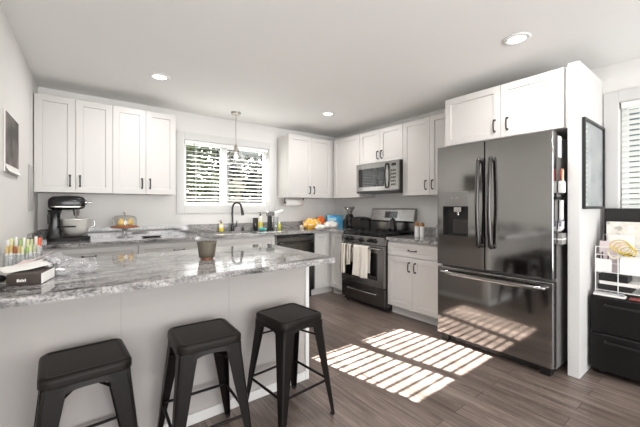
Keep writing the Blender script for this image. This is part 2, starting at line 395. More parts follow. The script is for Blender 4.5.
def blind(label, plane, u0, u1, z0, z1, dc, n, tilt, wand=True):
    """horizontal slat blind inside the window reveal"""
    f = (lambda a, d, c: (a, d, c)) if plane == 'Y' else (lambda a, d, c: (d, a, c))
    t = thing('window_blind', label, 'blind', f((u0+u1)/2, dc, z0))
    def bx(mb, a0, a1, d0, d1, c0, c1): return mb.box(a0, a1, d0, d1, c0, c1) if plane == 'Y' else mb.box(d0, d1, a0, a1, c0, c1)
    bx(MB(), u0, u1, dc-.028, dc+.024, z1-.05, z1-.002).build('headrail', 'slat', t, bevel=.003)
    bx(MB(), u0, u1, dc-.022, dc+.022, z0, z0+.022).build('bottom_rail', 'slat', t, bevel=.003)
    s = MB(); ca, sa = math.cos(tilt), math.sin(tilt); w = .025
    for i in range(n):
        zc = z0+.05+(z1-.085-z0-.05)*i/(n-1)
        prof = [(-w, .0), (-w*.4, .0025), (w*.4, .0025), (w, 0), (w*.4, -.0003), (-w*.4, -.0003)]
        pts = [(dc+a*ca-b*sa, zc+a*sa+b*ca) for a, b in prof]
        s.rings([[f(u0+.002, d, c) for d, c in pts], [f(u1-.002, d, c) for d, c in pts]], smooth=False)
    s.build('slats', 'slat', t)
    for q in (.12, .5, .88):
        u = u0+(u1-u0)*q
        for d in (-.026, .026): MB().tube([f(u, dc+d, z0+.01), f(u, dc+d, z1-.03)], .0012, 5).build('ladder_cord', 'slat', t)
    if wand: MB().tube([f(u0+.11, dc-.034, z1-.04), f(u0+.112, dc-.036, z0+.12)], .004, 8).build('tilt_wand', 'handle_steel', t)
blind('white horizontal slat blind in the window above the sink', 'Y', W1[0]+.012, W1[1]-.012, 1.345, W1[3], .03, 13, math.radians(17))
blind('pale slat blind in the window above the black filing cabinet', 'X', W2[0]+.012, W2[1]-.012, 1.0, W2[3], .03, 24, math.radians(48), False)

# ------------------------------------------------------------------ cabinets
def uvmap(plane, at):
    return (lambda u, d, z: (u, at-d, z)) if plane == 'Y' else (lambda u, d, z: (at-d, u, z))
def front(name, plane, at, u0, u1, z0, z1, parent, m='cab', stile=.058, rec=.010, t=.02, g=.0015):
    """a shaker front: frame with a recessed panel, one closed mesh"""
    F = uvmap(plane, at); u0, u1 = sorted((u0, u1)); u0 += g; u1 -= g; z0 += g; z1 -= g
    R = lambda i, d: [F(u0+i, d, z0+i), F(u1-i, d, z0+i), F(u1-i, d, z1-i), F(u0+i, d, z1-i)]
    s = min(stile, (z1-z0)*.3)
    rings = [R(0, 0), R(0, t-.0015), R(.0015, t), R(s, t), R(s+.004, t-rec)]
    return MB().rings(rings, smooth=False).build(name, m, parent)
def pull(plane, at, u, z, parent, vertical=True, ln=.1, m='pull'):
    F = uvmap(plane, at); h = ln/2
    prof = [(-h, .0), (-h, .017), (-h*.8, .027), (0, .031), (h*.8, .027), (h, .017), (h, .0)]
    pts = [F(u, d, z+a) if vertical else F(u+a, d, z) for a, d in prof]
    mb = MB().tube(catmull(pts, 3), .0058, 8)
    for e in (-h, h):
        p0 = F(u, 0, z+e) if vertical else F(u+e, 0, z); p1 = F(u, .004, z+e) if vertical else F(u+e, .004, z)
        mb.cyl(p0, p1, .010, n=10)
    return mb.build('handle', m, parent)
def body(plane, at, u0, u1, z0, z1, parent, depth, toe=0, m='cab'):
    F = uvmap(plane, at); mb = MB()
    def bx(ua, ub, da, db, za, zb):
        p, q = F(ua, da, za), F(ub, db, zb); mb.box(p[0], q[0], p[1], q[1], p[2], q[2])
    if toe:
        bx(u0, u1, -depth, 0, z0+toe, z1); bx(u0, u1, -depth, -.06, z0, z0+toe)
    else: bx(u0, u1, -depth, 0, z0, z1)
    return mb.build('body', m, parent, bevel=.001)
ZU0, ZU1 = 1.405, 2.317
UG = 'white wall cabinets'
def wallcab(label, plane, u0, u1, z0, z1, doors, handles, front_at=-.31, depth=.308, hz=1.52, bu=None, edge=True):
    F = uvmap(plane, front_at); bu = bu or (u0, u1)
    t = thing('wall_cabinet', label, 'cabinet', F((u0+u1)/2, -depth/2, z0), UG)
    body(plane, front_at, bu[0], bu[1], z0, z1, t, depth)
    for i, (a, c) in enumerate(doors):
        d = front('door', plane, front_at, a, c, z0, z1, t)
        if handles[i] is not None: pull(plane, front_at-.02, handles[i], hz, d)
    return t
xs = [-3.893+.306*i for i in range(5)]
wallcab('white two door wall cabinet in the left corner above the black stand mixer', 'Y', xs[0], xs[2], ZU0, ZU1, [(xs[0], xs[1]), (xs[1], xs[2])], [-3.63, -3.552])
wallcab('white two door wall cabinet just left of the sink window', 'Y', xs[2], xs[4], ZU0, ZU1, [(xs[2], xs[3]), (xs[3], xs[4])], [-3.013, -2.935])
wallcab('white two door wall cabinet right of the sink window with paper towels under it', 'Y', -1.15, -.345, ZU0, ZU1, [(-1.15, -.74), (-.74, -.36)], [-.778, -.70], bu=(-1.15, -.002))
wallcab('white wall cabinet with a single plain door in the corner left of the microwave', 'X', -.312, -.94, ZU0, ZU1, [(-.375, -.94)], [None], bu=(-.335, -.94))
wallcab('short white two door wall cabinet directly above the microwave', 'X', -.944, -1.703, 1.868, ZU1, [(-.944, -1.325), (-1.325, -1.703)], [-1.292, -1.362], hz=1.97)
wallcab('tall white two door wall cabinet between the microwave and the refrigerator', 'X', -1.706, -2.466, ZU0, ZU1, [(-1.706, -2.087), (-2.087, -2.466)], [-2.04, -2.13], hz=1.525)
wallcab('deep white two door cabinet above the refrigerator', 'X', -2.474, -3.488, 1.872, 2.336, [(-2.474, -3.004), (-3.004, -3.466)], [-2.955, -3.06], front_at=-.625, depth=.623, hz=1.985)
tag(MB().box(-.6625, -.003, -3.565, -3.4916, 0, 2.345).build('refrigerator_end_panel', 'trim', bevel=.0015, origin=(-.33, -3.53, 0)),
    'tall white panel closing the right side of the refrigerator', 'panel')

BG = 'white base cabinets'
def basecab(label, plane, at, u0, u1, zt, drawers, doors, depth, dz=.155, hz=.62, toe=.1, low=False):
    F = uvmap(plane, at)
    t = thing('base_cabinet', label, 'cabinet', F((u0+u1)/2, -depth/2, 0), BG)
    body(plane, at, u0, u1, 0, zt-.215 if low else zt, t, depth, toe)
    if low:
        p, q = F(u0, 0, zt-.215), F(u1, -.03, zt); MB().box(p[0], q[0], p[1], q[1], p[2], q[2]).build('rail', 'cab', t)
    zd = zt-.018-dz if drawers else zt-.008
    for a, c, h in drawers:
        d = front('drawer', plane, at, a, c, zd+.004, zt-.018, t, stile=.045)
        if h is not None: pull(plane, at-.02, h, (zd+zt-.014)/2, d, False)
    for a, c, h in doors:
        d = front('door', plane, at, a, c, toe+.008, zd-.002, t)
        if h is not None: pull(plane, at-.02, h, hz, d)
    return t
CT = .94; CB = .904       # back counter top and underside
f0 = -.602
basecab('white base cabinet with a wide drawer under the stand mixer', 'Y', f0, -3.882, -3.093, CB-.002, [(-3.88, -3.093, -3.49)], [(-3.88, -3.495, -3.53), (-3.495, -3.093, -3.46)], .6)
basecab('white base cabinet with a wide drawer left of the sink', 'Y', f0, -3.090, -2.322, CB-.002, [(-3.090, -2.322, -2.706)], [(-3.090, -2.706, -2.74), (-2.706, -2.322, -2.67)], .6, low=True)
basecab('white sink base cabinet with a plain drawer front', 'Y', f0, -2.319, -1.537, CB-.217, [], [(-2.319, -1.93, -1.97), (-1.93, -1.537, -1.89)], .6)
# the sink base carries a plain false front in place of a drawer
sb = [o for o in COL.objects if o.get('label', '').startswith('white sink base')][0]
front('false_drawer_front', 'Y', f0, -2.319, -1.537, CB-.178, CB-.018, sb, stile=.045)
MB().box(-2.319, -1.537, -.602, -.57, CB-.2, CB-.002).build('rail', 'cab', sb)
basecab('narrow white base cabinet in the corner right of the dishwasher', 'Y', f0, -.895, -.003, CB-.002, [], [(-.892, -.652, None)], .6)
basecab('slim white base cabinet in the corner left of the range', 'X', f0, -.604, -.94, CB-.002, [], [(-.645, -.938, None)], .599)
RT, RB = .908, .872       # right counter
basecab('white base cabinet with a drawer over two doors between the range and the refrigerator', 'X', f0, -1.712, -2.49, RB-.002, [(-1.712, -2.425, -2.065)], [(-1.712, -2.065, -2.025), (-2.065, -2.425, -2.105)], .6, hz=.59)

# dishwasher
t = thing('dishwasher', 'black stainless dishwasher under the counter right of the sink', 'dishwasher', (-1.216, -.3, 0))
MB().box(-1.53, -.902, -.58, -.02, .09, CB-.006).build('body', 'blk', t)
MB().box(-1.527, -.905, -.625, -.582, .11, CB-.012).build('door', 'steel_dark', t, bevel=.006)
d = MB().box(-1.52, -.912, -.628, -.6245, CB-.048, CB-.014); d.build('control_strip', 'blkgloss', t, bevel=.001)
MB().tube(catmull([(-1.46, -.625, .79), (-1.455, -.66, .79), (-1.2, -.665, .79), (-.975, -.66, .79), (-.97, -.625, .79)], 5), .011).build('handle', 'steel_dark', t)
MB().box(-1.52, -.91, -.555, -.53, 0, .088).build('kick_plate', 'blk', t)

# worktops
t = thing('granite_worktop', 'long grey granite worktop running along the window wall around the sink', 'worktop', (-2, -.3, CB))
hx0, hx1, hy0, hy1 = -2.48, -1.65, -.52, -.13
b = MB(); e = .003
def ctop(mb, x0, x1, y0, y1): mb.box(x0, x1, y0, y1, CB, CT)
ctop(b, XL(-.64)+.006, hx0, -.645, -e); ctop(b, hx1, -e, -.645, -e); ctop(b, hx0, hx1, -.645, hy0); ctop(b, hx0, hx1, hy1, -e)
ctop(b, -.645, -e, -.938, -.645)
b.build('slab', 'granite', t)
b = MB().box(XL(0)+.03, -e, -.028, -e, CT, CT+.102).box(-.028, -e, -.938, -.028, CT, CT+.102)
b.hexa([(XL(-.01)+.03, -.005, CT), (XL(-.01)+.004, -.005, CT), (XL(-.64)+.004, -.64, CT), (XL(-.64)+.03, -.64, CT),
        (XL(-.01)+.03, -.005, CT+.102), (XL(-.01)+.004, -.005, CT+.102), (XL(-.64)+.004, -.64, CT+.102), (XL(-.64)+.03, -.64, CT+.102)])
b.build('backsplash', 'granite', t)
t = thing('granite_worktop', 'short grey granite worktop between the range and the refrigerator', 'worktop', (-.3, -2.1, RB))
MB().box(-.645, -e, -2.492, -1.708, RB, RT).build('slab', 'granite', t, bevel=.003)
MB().box(-.028, -e, -2.492, -1.71, RT, RT+.102).build('backsplash', 'granite', t)

# undermount sink
t = thing('kitchen_sink', 'white undermount sink below the window', 'sink', ((hx0+hx1)/2, -.32, CB-.2))
b = MB(); x0, x1, y0, y1, z0, z1 = hx0-.004, hx1+.004, hy0-.004, hy1+.004, CB-.195, CB-.003
b.box(x0-.008, x0, y0-.008, y1+.008, z0, z1); b.box(x1, x1+.008, y0-.008, y1+.008, z0, z1); b.box(x0, x1, y0-.008, y0, z0, z1); b.box(x0, x1, y1, y1+.008, z0, z1); b.box(x0-.008, x1+.008, y0-.008, y1+.008, z0-.008, z0)
b.build('basin', 'porc', t)
MB().cyl((-2.06, -.33, z0), (-2.06, -.33, z0+.004), .045, n=20).build('drain', 'chrome', t)

# peninsula
px0, px1, pyf, pyb = XL(-2.3)+.02, -2.262, -2.33, -1.50
t = thing('peninsula_base', 'light grey painted peninsula base behind the three stools', 'peninsula', (-3.1, -1.9, 0))
MB().prism([(XL(pyf)+.004, pyf), (px1, pyf), (px1, pyb-.1), (XL(pyb-.1)+.004, pyb-.1)], 0, .878, 'Z').build('panel', 'pen', t)
MB().box(px1-.001, px1+.03, pyf-.012, pyf+.07, 0, .878).build('corner_trim', 'trim', t, bevel=.002)
b = MB().box(px0, px1-.002, pyf-.012, pyf, 0, .062).box(px1, px1+.012, pyf+.07, pyb-.1, 0, .062); b.build('base_trim', 'trim', t, bevel=.003)
b = MB()
for x in (-3.42, -2.84): b.box(x-.0015, x+.0015, pyf-.0012, pyf, .062, .878)
b.build('panel_seam', mat('seam_grey', (150, 146, 143), .6), t)
PT = .914
pt = MB()
pt.prism([(XL(-2.57)+.012, -2.57), (-2.175, -2.57), (-2.16, -2.555), (-2.125, -1.515), (-2.14, -1.5), (XL(-1.5)+.012, -1.5)], .879, PT, 'Z')
tag(pt.build('granite_countertop', 'granite', bevel=.004, origin=(-3, -2, .879)), 'large polished granite slab on top of the peninsula', 'countertop')

# ------------------------------------------------------------------ refrigerator
t = thing('refrigerator', 'black stainless french door refrigerator with a bottom freezer drawer', 'refrigerator', (-.42, -2.977, 0))
FY0, FY1, FX = -2.506, -3.448, -.828
MB().box(-.05, -.742, FY1+.004, FY0-.004, .045, 1.80).build('case', mat('grey_case_paint', (112, 110, 108), .4), t, bevel=.004)
b = MB().box(-.79, -.70, FY1+.01, FY1+.09, 1.80, 1.828).box(-.79, -.70, FY0-.09, FY0-.01, 1.80, 1.828); b.build('hinge_cover', 'blk', t, bevel=.003)
MB().box(-.775, -.70, FY1+.02, FY0-.02, .02, .06).build('kick_plate', 'blk', t)
for y in (FY1+.06, FY0-.06): MB().box(-.80, -.72, y-.035, y+.035, 0, .06).build('foot', 'blk', t, bevel=.004)
# left door with dispenser recess: rings of boxes around the opening
DY0, DY1, DZ0, DZ1 = -2.564, -2.808, 1.0, 1.272
SPL = -2.952
b = MB(); X0, X1 = FX, -.748
b.box(X0, X1, SPL+.004, DY1, .727, 1.83); b.box(X0, X1, DY0, FY0, .727, 1.83); b.box(X0, X1, DY1, DY0, .727, DZ0); b.box(X0, X1, DY1, DY0, DZ1, 1.83); b.box(-.765, X1, DY1, DY0, DZ0, DZ1)
dl = b.build('left_door', 'steel', t)
b = MB().box(X0-.003, X0, DY1+.002, DY0-.002, 1.276, 1.408); pnl = b.build('dispenser_panel', 'chrome', dl, bevel=.003)
pnl.data.materials[0] = mat('dispenser_panel_steel', (150, 148, 146), .3, metal=.9)
b = MB().box(X0-.0035, X0-.0028, -2.66, -2.654, 1.345, 1.352).box(X0-.0035, X0-.0028, -2.70, -2.694, 1.345, 1.352).box(X0-.0035, X0-.0028, -2.715, -2.709, 1.345, 1.352); b.build('indicator_mark', 'white', pnl)
b = MB().box(-.769, -.765, DY1, DY0, DZ0, DZ1).box(X0+.002, -.765, DY0-.004, DY0, DZ0, DZ1).box(X0+.002, -.765, DY1, DY1+.004, DZ0, DZ1).box(X0+.002, -.765, DY1, DY0, DZ0, DZ0+.004).box(X0+.002, -.765, DY1, DY0, DZ1-.004, DZ1)
b.build('dispenser_recess', 'blkmatte', dl)
b = MB().box(X0+.012, -.769, -2.735, -2.665, 1.22, 1.266).cyl((-.80, -2.70, 1.222), (-.80, -2.70, 1.19), .016, .013); b.build('dispenser_spout', 'chrome', dl, bevel=.002)
b = MB().hexa([(-.785, -2.78, 1.02), (-.77, -2.78, 1.02), (-.77, -2.64, 1.02), (-.785, -2.64, 1.02), (-.775, -2.78, 1.15), (-.77, -2.78, 1.15), (-.77, -2.64, 1.15), (-.775, -2.64, 1.15)]); b.build('dispenser_paddle', 'handle_steel', dl)
dr = MB().box(X0, X1, FY1, SPL-.004, .727, 1.83).build('right_door', 'steel', t, bevel=.006, seg=3)
fz = MB().box(X0, X1, FY1, FY0, .07, .705).build('freezer_drawer', 'steel', t, bevel=.006, seg=3)
def bar(pts, w, d, parent, m='handle_steel'):
    """handle bar: oval section swept along a bowed path"""
    P = catmull(pts, 8); mb = MB().tube(P, w, 12); return mb.build('handle', m, parent)
for y, par in ((-2.918, dl), (-3.018, dr)):
    bar([(FX+.002, y, .945), (-.862, y, .93), (-.876, y, 1.0), (-.893, y, 1.3), (-.876, y, 1.6), (-.862, y, 1.672), (FX+.002, y, 1.655)], .0165, .02, par)
bar([(FX+.002, -2.60, .662), (-.862, -2.572, .662), (-.884, -2.68, .662), (-.892, -2.98, .662), (-.884, -3.28, .662), (-.862, -3.394, .662), (FX+.002, -3.37, .662)], .0165, .02, fz, 'handle_bright')

# things held on the refrigerator's side
ys = FY1
tag(MB().box(-.735, -.665, ys-.006, ys-.0005, 1.64, 1.80).build('note_sheet', 'paper', origin=(-.70, ys-.003, 1.64)), 'white printed note stuck high on the refrigerator side', 'paper')
t = thing('magnetic_pen_cup', 'white magnetic cup on the refrigerator side holding pens', 'cup', (-.68, ys-.02, 1.37))
MB().box(-.735, -.665, ys-.034, ys-.002, 1.372, 1.462).build('cup', 'white', t, bevel=.006)
for i, (x, c, l) in enumerate(((-.722, (170, 44, 36), 'red pen standing in the white magnetic cup'), (-.706, (208, 150, 60), 'ochre pencil standing in the white magnetic cup'), (-.685, (236, 234, 230), 'white pen standing in the white magnetic cup'))):
    tag(MB().cyl((x, ys-.02, 1.463), (x+.006*(i-1), ys-.02, 1.535+.008*(i % 2)), .005, n=8).cyl((x+.006*(i-1), ys-.02, 1.535+.008*(i % 2)), (x+.007*(i-1), ys-.02, 1.555), .005, .001, n=8).build('pen', mat('pen_colour', c, .4), origin=(x, ys-.02, 1.463)), l, 'pen')
t = thing('magnetic_hook_rack', 'black double hook magnet under the pen cup on the refrigerator side', 'hook', (-.70, ys-.01, 1.29))
MB().box(-.79, -.655, ys-.012, ys-.002, 1.325, 1.34).build('bar', 'blk', t, bevel=.002)
for x in (-.785, -.66): MB().tube([(x, ys-.008, 1.33), (x, ys-.03, 1.328), (x, ys-.036, 1.345)], .004, 7).build('hook', 'blk', t)
tag(MB().box(-.715, -.665, ys-.02, ys-.006, 1.17, 1.318).build('leaflet_stack', 'paper', bevel=.002, origin=(-.69, ys-.01, 1.17)), 'white leaflets hanging under the black hook magnet', 'leaflets')
tag(MB().hexa([(-.745, ys-.004, 1.085), (-.66, ys-.004, 1.10), (-.66, ys-.022, 1.10), (-.745, ys-.022, 1.085), (-.72, ys-.004, 1.165), (-.65, ys-.004, 1.16), (-.65, ys-.02, 1.16), (-.72, ys-.02, 1.165)]).build('folded_card', blotch_mat('card_print', [(196, 200, 208), (226, 224, 222), (98, 104, 118)], 30), origin=(-.7, ys-.01, 1.085)), 'tilted printed card pinned low on the refrigerator side', 'card')
t = thing('magnetic_wire_basket', 'small grey magnetic basket lowest on the refrigerator side', 'basket', (-.69, ys-.02, .985))
MB().box(-.745, -.655, ys-.034, ys-.002, .985, 1.07).build('basket', mat('grey_basket', (150, 148, 146), .5, metal=.4), t, bevel=.004)
MB().box(-.748, -.652, ys-.036, ys-.001, 1.02, 1.03).build('rim_band', 'white', t)

# ------------------------------------------------------------------ microwave
t = thing('microwave_oven', 'stainless over the range microwave with a black curved handle', 'microwave', (-.2, -1.325, 1.455))
my0, my1 = -.946, -1.701
MB().box(-.003, -.372, my1, my0, 1.458, 1.862).build('case', 'blk', t, bevel=.003)
dd = MB().box(-.40, -.373, -1.555, my0, 1.482, 1.862).build('door', 'chrome', t, bevel=.003)
dd.data.materials[0] = steel_mat('microwave_steel', (150, 148, 146), .2, 'Y')
MB().box(-.4015, -.3995, -1.46, my0-.045, 1.54, 1.79).build('door_window', 'blkgloss', dd, bevel=.001)
bar_p = [(-.40, -1.512, 1.52), (-.425, -1.512, 1.53), (-.446, -1.512, 1.67), (-.425, -1.512, 1.81), (-.40, -1.512, 1.82)]
MB().tube(catmull(bar_p, 6), .012, 10).build('handle', 'blk', dd)
cp = MB().box(-.40, -.373, my1+.002, -1.557, 1.482, 1.862).build('control_panel', dd.data.materials[0], t, bevel=.003)
b = MB().box(-.4012, -.3995, -1.655, -1.585, 1.79, 1.825); b.build('display', 'blkgloss', cp)
b = MB()
for i in range(5):
    for j in range(3): b.box(-.4012, -.3995, -1.597-.026*j, -1.579-.026*j, 1.54+.045*i, 1.565+.045*i)
b.build('keypad', 'handle_steel', cp)
b = MB().box(-.395, -.05, my1+.03, my0-.03, 1.455, 1.459).box(-.396, -.372, my1+.002, my0-.002, 1.458, 1.480); b.build('vent_grille', 'blk', t)

# ------------------------------------------------------------------ gas range
t = thing('gas_range', 'black stainless gas range with two towels on its oven handle', 'range', (-.33, -1.325, 0))
ry0, ry1 = -.946, -1.702
MB().box(-.03, -.635, ry1, ry0, .05, .905).build('body', 'steel_dark', t)
for x in (-.60, -.08):
    for y in (ry1+.05, ry0-.05): MB().cyl((x, y, 0), (x, y, .05), .02, n=12).build('foot', 'blk', t)
MB().box(-.625, -.03, ry1+.003, ry0-.003, .02, .06).build('kick_plate', 'blk', t)
b = MB().prism([(-.635, .80), (-.682, .80), (-.672, .896), (-.635, .905)], ry1, ry0, 'Y'); cpn = b.build('control_panel', 'steel_range', t, bevel=.002)
for y in (-1.066, -1.144, -1.325, -1.478, -1.556):
    k = MB().cyl((-.676, y, .85), (-.692, y, .8485), .030, .029, n=20).cyl((-.692, y, .8485), (-.716, y, .846), .023, .020, n=20).box(-.722, -.70, y-.004, y+.004, .828, .866)
    k.build('knob', 'blk', cpn, bevel=.0015)
od = MB().box(-.682, -.637, ry1+.002, ry0-.002, .285, .79).build('oven_door', 'steel_range', t, bevel=.004)
MB().box(-.6835, -.6815, ry1+.10, ry0-.09, .37, .70).build('oven_window', 'blkgloss', od, bevel=.001)
MB().tube(catmull([(-.68, ry0-.045, .758), (-.732, ry0-.05, .76), (-.738, ry0-.11, .76), (-.738, -1.325, .76), (-.738, ry1+.11, .76), (-.732, ry1+.05, .76), (-.68, ry1+.045, .758)], 5), .012, 12).build('handle', 'steel_range', od)
dw = MB().box(-.676, -.637, ry1+.002, ry0-.002, .062, .276).build('drawer', 'steel_dark', t, bevel=.004)
MB().tube(catmull([(-.675, -1.09, .198), (-.698, -1.10, .198), (-.704, -1.33, .198), (-.698, -1.56, .198), (-.675, -1.57, .198)], 5), .0095, 10).build('handle', 'chrome', dw)
MB().box(-.66, -.10, ry1+.004, ry0-.004, .905, .915).build('cooktop', 'blkgloss', t, bevel=.002)
for x, y in ((-.50, -1.13), (-.50, -1.52), (-.24, -1.13), (-.24, -1.52), (-.37, -1.325)):
    MB().cyl((x, y, .915), (x, y, .924), .048, .044, n=20).cyl((x, y, .924), (x, y, .933), .034, .032, n=20).build('burner', 'iron', t)
for ya, yb in ((-.965, -1.195), (-1.21, -1.44), (-1.455, -1.685)):
    g = MB(); z0, z1 = .936, .950; w = .006
    for y in (ya, yb): g.box(-.64, -.125, y-w, y+w, z0, z1)
    for x in (-.64, -.51, -.382, -.254, -.125): g.box(x-w, x+w, yb, ya, z0, z1)
    g.box(-.64, -.125, (ya+yb)/2-w, (ya+yb)/2+w, z0, z1)
    for x in (-.64, -.125):
        for y in (ya, yb): g.box(x-w, x+w, y-w, y+w, .9152, z0)
    g.build('grate', 'iron', t)
bgd = MB().prism([(-.03, .905), (-.10, .905), (-.095, 1.06), (-.112, 1.075), (-.075, 1.236), (-.062, 1.245), (-.03, 1.245)], ry1, ry0, 'Y').build('backguard', 'steel_range', t, bevel=.004)
def bg(y0, y1, z0, z1, off, name, m, par):
    fx = lambda z: -.112+(z-1.075)/(1.236-1.075)*.037-off
    MB().hexa([(fx(z0), y0, z0), (fx(z0)+.004, y0, z0), (fx(z0)+.004, y1, z0), (fx(z0), y1, z0), (fx(z1), y0, z1), (fx(z1)+.004, y0, z1), (fx(z1)+.004, y1, z1), (fx(z1), y1, z1)]).build(name, m, par)
bg(-1.21, -1.43, 1.115, 1.205, .002, 'display', 'blkgloss', bgd)

def towel(label, y0, y1, zf, zb, m, seed, taper=0):
    """a cloth folded over the oven handle: front fall, roll over the bar and back fall"""
    rnd = random.Random(seed); ph = rnd.uniform(0, 6)
    def fn(u, v):
        y = y0+(y1-y0)*u
        if v < .56:
            s = v/.56; z = zf+(.772-zf)*s; x = -.756-.012*(1-s); wv = (1-s)*.8+.2
        elif v < .66:
            a = (v-.56)/.10*PI; x = -.738-.018*math.cos(a); z = .772+.010*math.sin(a)+.0; wv = .2
        else:
            s = (v-.66)/.34; z = .772-(.772-zb)*s; x = -.716; wv = .15
        x += -.010*wv*(math.sin(u*9+ph)+.5*math.sin(u*19+ph*2)) if v < .6 else 0
        y += (.5-u)*taper*(1-abs(v-.6))+.004*math.sin(v*13+ph)
        return Vector((x, y, z+.006*math.sin(u*5+ph)*(1 if v < .05 else 0)))
    tag(MB().grid(fn, 26, 44).build('dish_towel', m, solid=.004, origin=(-.738, (y0+y1)/2, .772)), label, 'towel')
towel('narrow grey striped dish towel on the left end of the oven handle', -1.02, -1.105, .40, .55, 'towel_s', 3)
towel('rumpled cream dish towel second from the left on the oven handle', -1.125, -1.215, .52, .55, 'towel_s', 5)
towel('wide cream dish towel hanging in the middle of the oven handle', -1.265, -1.515, .395, .45, 'towel_w', 8)

# ------------------------------------------------------------------ lamps
def downlight(x, y, label, on=23):
    t = thing('recessed_ceiling_light', label, 'ceiling light', (x, y, H-.012), 'recessed ceiling lights')
    MB().lathe([(.058, H-.001), (.086, H-.001), (.088, H-.004), (.084, H-.008), (.062, H-.011), (.058, H-.006)], (x, y, 0), 36, cap=False).build('trim_ring', 'white', t)
    MB().cyl((x, y, H-.006), (x, y, H-.001), .059, n=32).build('diffuser', 'lamp_on', t)
    l = bpy.data.lights.new('downlight', 'AREA'); l.shape = 'DISK'; l.size = .11; l.energy = on; l.color = (1, .98, .955)
    o = bpy.data.objects.new('downlight', l); COL.objects.link(o); o.location = (x, y, H-.016)
downlight(-2.974, -1.021, 'round recessed ceiling light in front of the left wall cabinets')
downlight(-1.006, -1.052, 'round recessed ceiling light before the corner cabinets by the sink window')
downlight(-1.104, -3.312, 'round recessed ceiling light nearest the refrigerator')
for x, y in ((-2.974, -3.312), (-1.104, -5.4), (-2.974, -5.4), (-5.0, -4.4)): # extra unseen lamps, added as fill further back in the room
    downlight(x, y, 'added fill ceiling light behind the camera' if y < -5 else 'added fill ceiling light over the stools' if x > -4 else 'added fill ceiling light in the side room')
t = thing('pendant_light', 'small clear glass pendant lamp hanging before the sink window', 'pendant lamp', (-1.96, -.37, 1.785))
MB().lathe([(.005, H-.03), (.055, H-.026), (.062, H-.012), (.062, H-.001)], (-1.96, -.37, 0)).build('canopy', 'nickel', t)
MB().cyl((-1.96, -.37, 2.045), (-1.96, -.37, H-.028), .0055, n=10).build('rod', 'nickel', t)
MB().lathe([(.008, 2.06), (.02, 2.045), (.022, 2.0), (.042, 1.985), (.044, 1.962), (.02, 1.96)], (-1.96, -.37, 0)).build('socket', 'nickel', t)
MB().lathe([(.012, 1.96), (.014, 1.94), (.026, 1.915), (.028, 1.895), (.018, 1.872), (.002, 1.866)], (-1.96, -.37, 0), 20).build('bulb', 'bulb', t)
MB().lathe([(.043, 1.975), (.06, 1.955), (.098, 1.91), (.118, 1.87), (.121, 1.845), (.112, 1.815), (.085, 1.79), (.083, 1.79), (.084, 1.789)], (-1.96, -.37, 0), 36, cap=False).build('glass_shade', thin_glass('pendant_glass', (.86, .87, .87), .2, .03), t)

# ------------------------------------------------------------------ stools
def make_stool(name, label):
    t = thing(name, label, 'stool', (0, 0, 0), 'black metal counter stools')
    zt = .622; w = .30
    def ring(k, z, r=.045): return [Vector((x, y, z)) for x, y in rrect(w*k, w*k, r, 6)]
    def sring(ins, dz): return [Vector((x, y, zt+dz)) for x, y in rrect(.312-2*ins, .312-2*ins, max(.046-ins, .012), 7)]
    seat = MB().rings([sring(i_, z_) for i_, z_ in ((.012, -.040), (.003, -.041), (0, -.039), (0, -.037), (0, -.016), (.0005, -.013), (.003, -.007), (.007, -.003), (.012, -.0008), (.016, 0), (.017, 0), (.026, 0), (.0268, -.0003), (.0295, -.0026), (.0305, -.003), (.032, -.003), (.08, -.003), (.13, -.003))])
    s = seat.build('seat', 'stool', t)
    # apron: band under the seat whose lower edge arches between the legs
    ap = MB(); n = 24
    for q in range(4):
        a = q*PI/2; c, sn = math.cos(a), math.sin(a); vs = []; fs = []
        for i in range(n+1):
            u = -1+2*i/n; x = u*.144; lo = zt-.125+.062*(1-abs(u)**2.6)
            for z, o in ((zt-.042, .1465), (lo, .151), (lo, .147), (zt-.042, .1425)): vs.append(Vector((x*c-(-o)*sn*-1, x*sn+(-o)*c, z)))
        for i in range(n):
            for j in range(4):
                p0, p1 = i*4+j, i*4+(j+1) % 4; fs.append((p0, p1, p1+4, p0+4))
        ap.add(vs, fs, False)
    ap.build('apron', 'stool', t)
    for sx in (-1, 1):
        for sy in (-1, 1):
            # pressed sheet leg: rounded-corner channel, wide at the top, narrow at the foot, splayed outwards
            rings = []
            for k in range(9):
                f = k/8; z = (zt-.042)*(1-f)+.012*f
                cx, cy = sx*(.147+.055*f), sy*(.147+.055*f)          # outer corner
                fw = .082*(1-f)+.026*f; th = .004; r = .016*(1-f)+.009*f
                prof = [(-fw, 0), (-r, 0), (-r*.3, -r*.3), (0, -r), (0, -fw), (-th, -fw), (-th, -r), (-r*.4-th*.6, -r*.4-th*.6), (-r, -th), (-fw, -th)]
                rings.append([Vector((cx+sx*a, cy+sy*b, z)) for a, b in prof])
            lg = MB().rings(rings, smooth=False).build('leg', 'stoolleg', t)
            fx = sx*.190
            MB().box(fx-.011, fx+.011, sy*.190-.011, sy*.190+.011, 0, .016).build('foot_cap', 'rubber', lg, bevel=.004)
    # foot rail on each side, set at the same height, and crossed braces under the seat
    zr = .215; e = .149+.053*(1-(zr-.012)/.545)-.012
    for a, c in (((-e, -e), (e, -e)), ((e, -e), (e, e)), ((e, e), (-e, e)), ((-e, e), (-e, -e))):
        MB().tube([(a[0], a[1], zr), (c[0], c[1], zr)], .0075, 10).build('foot_rail', 'stoolleg', t)
    e2 = .147
    for a, c in (((-e2, -e2), (e2, e2)), ((e2, -e2), (-e2, e2))):
        MB().tube([(a[0], a[1], .475), (a[0]*.3, a[1]*.3, .515), (c[0]*.3, c[1]*.3, .515), (c[0], c[1], .475)], .006, 8).build('seat_brace', 'stoolleg', t)
    return t
st = make_stool('counter_stool', 'black metal stool at the right end of the peninsula, farthest from the left wall')
place(st, (-2.565, -2.59, 0), math.radians(5))
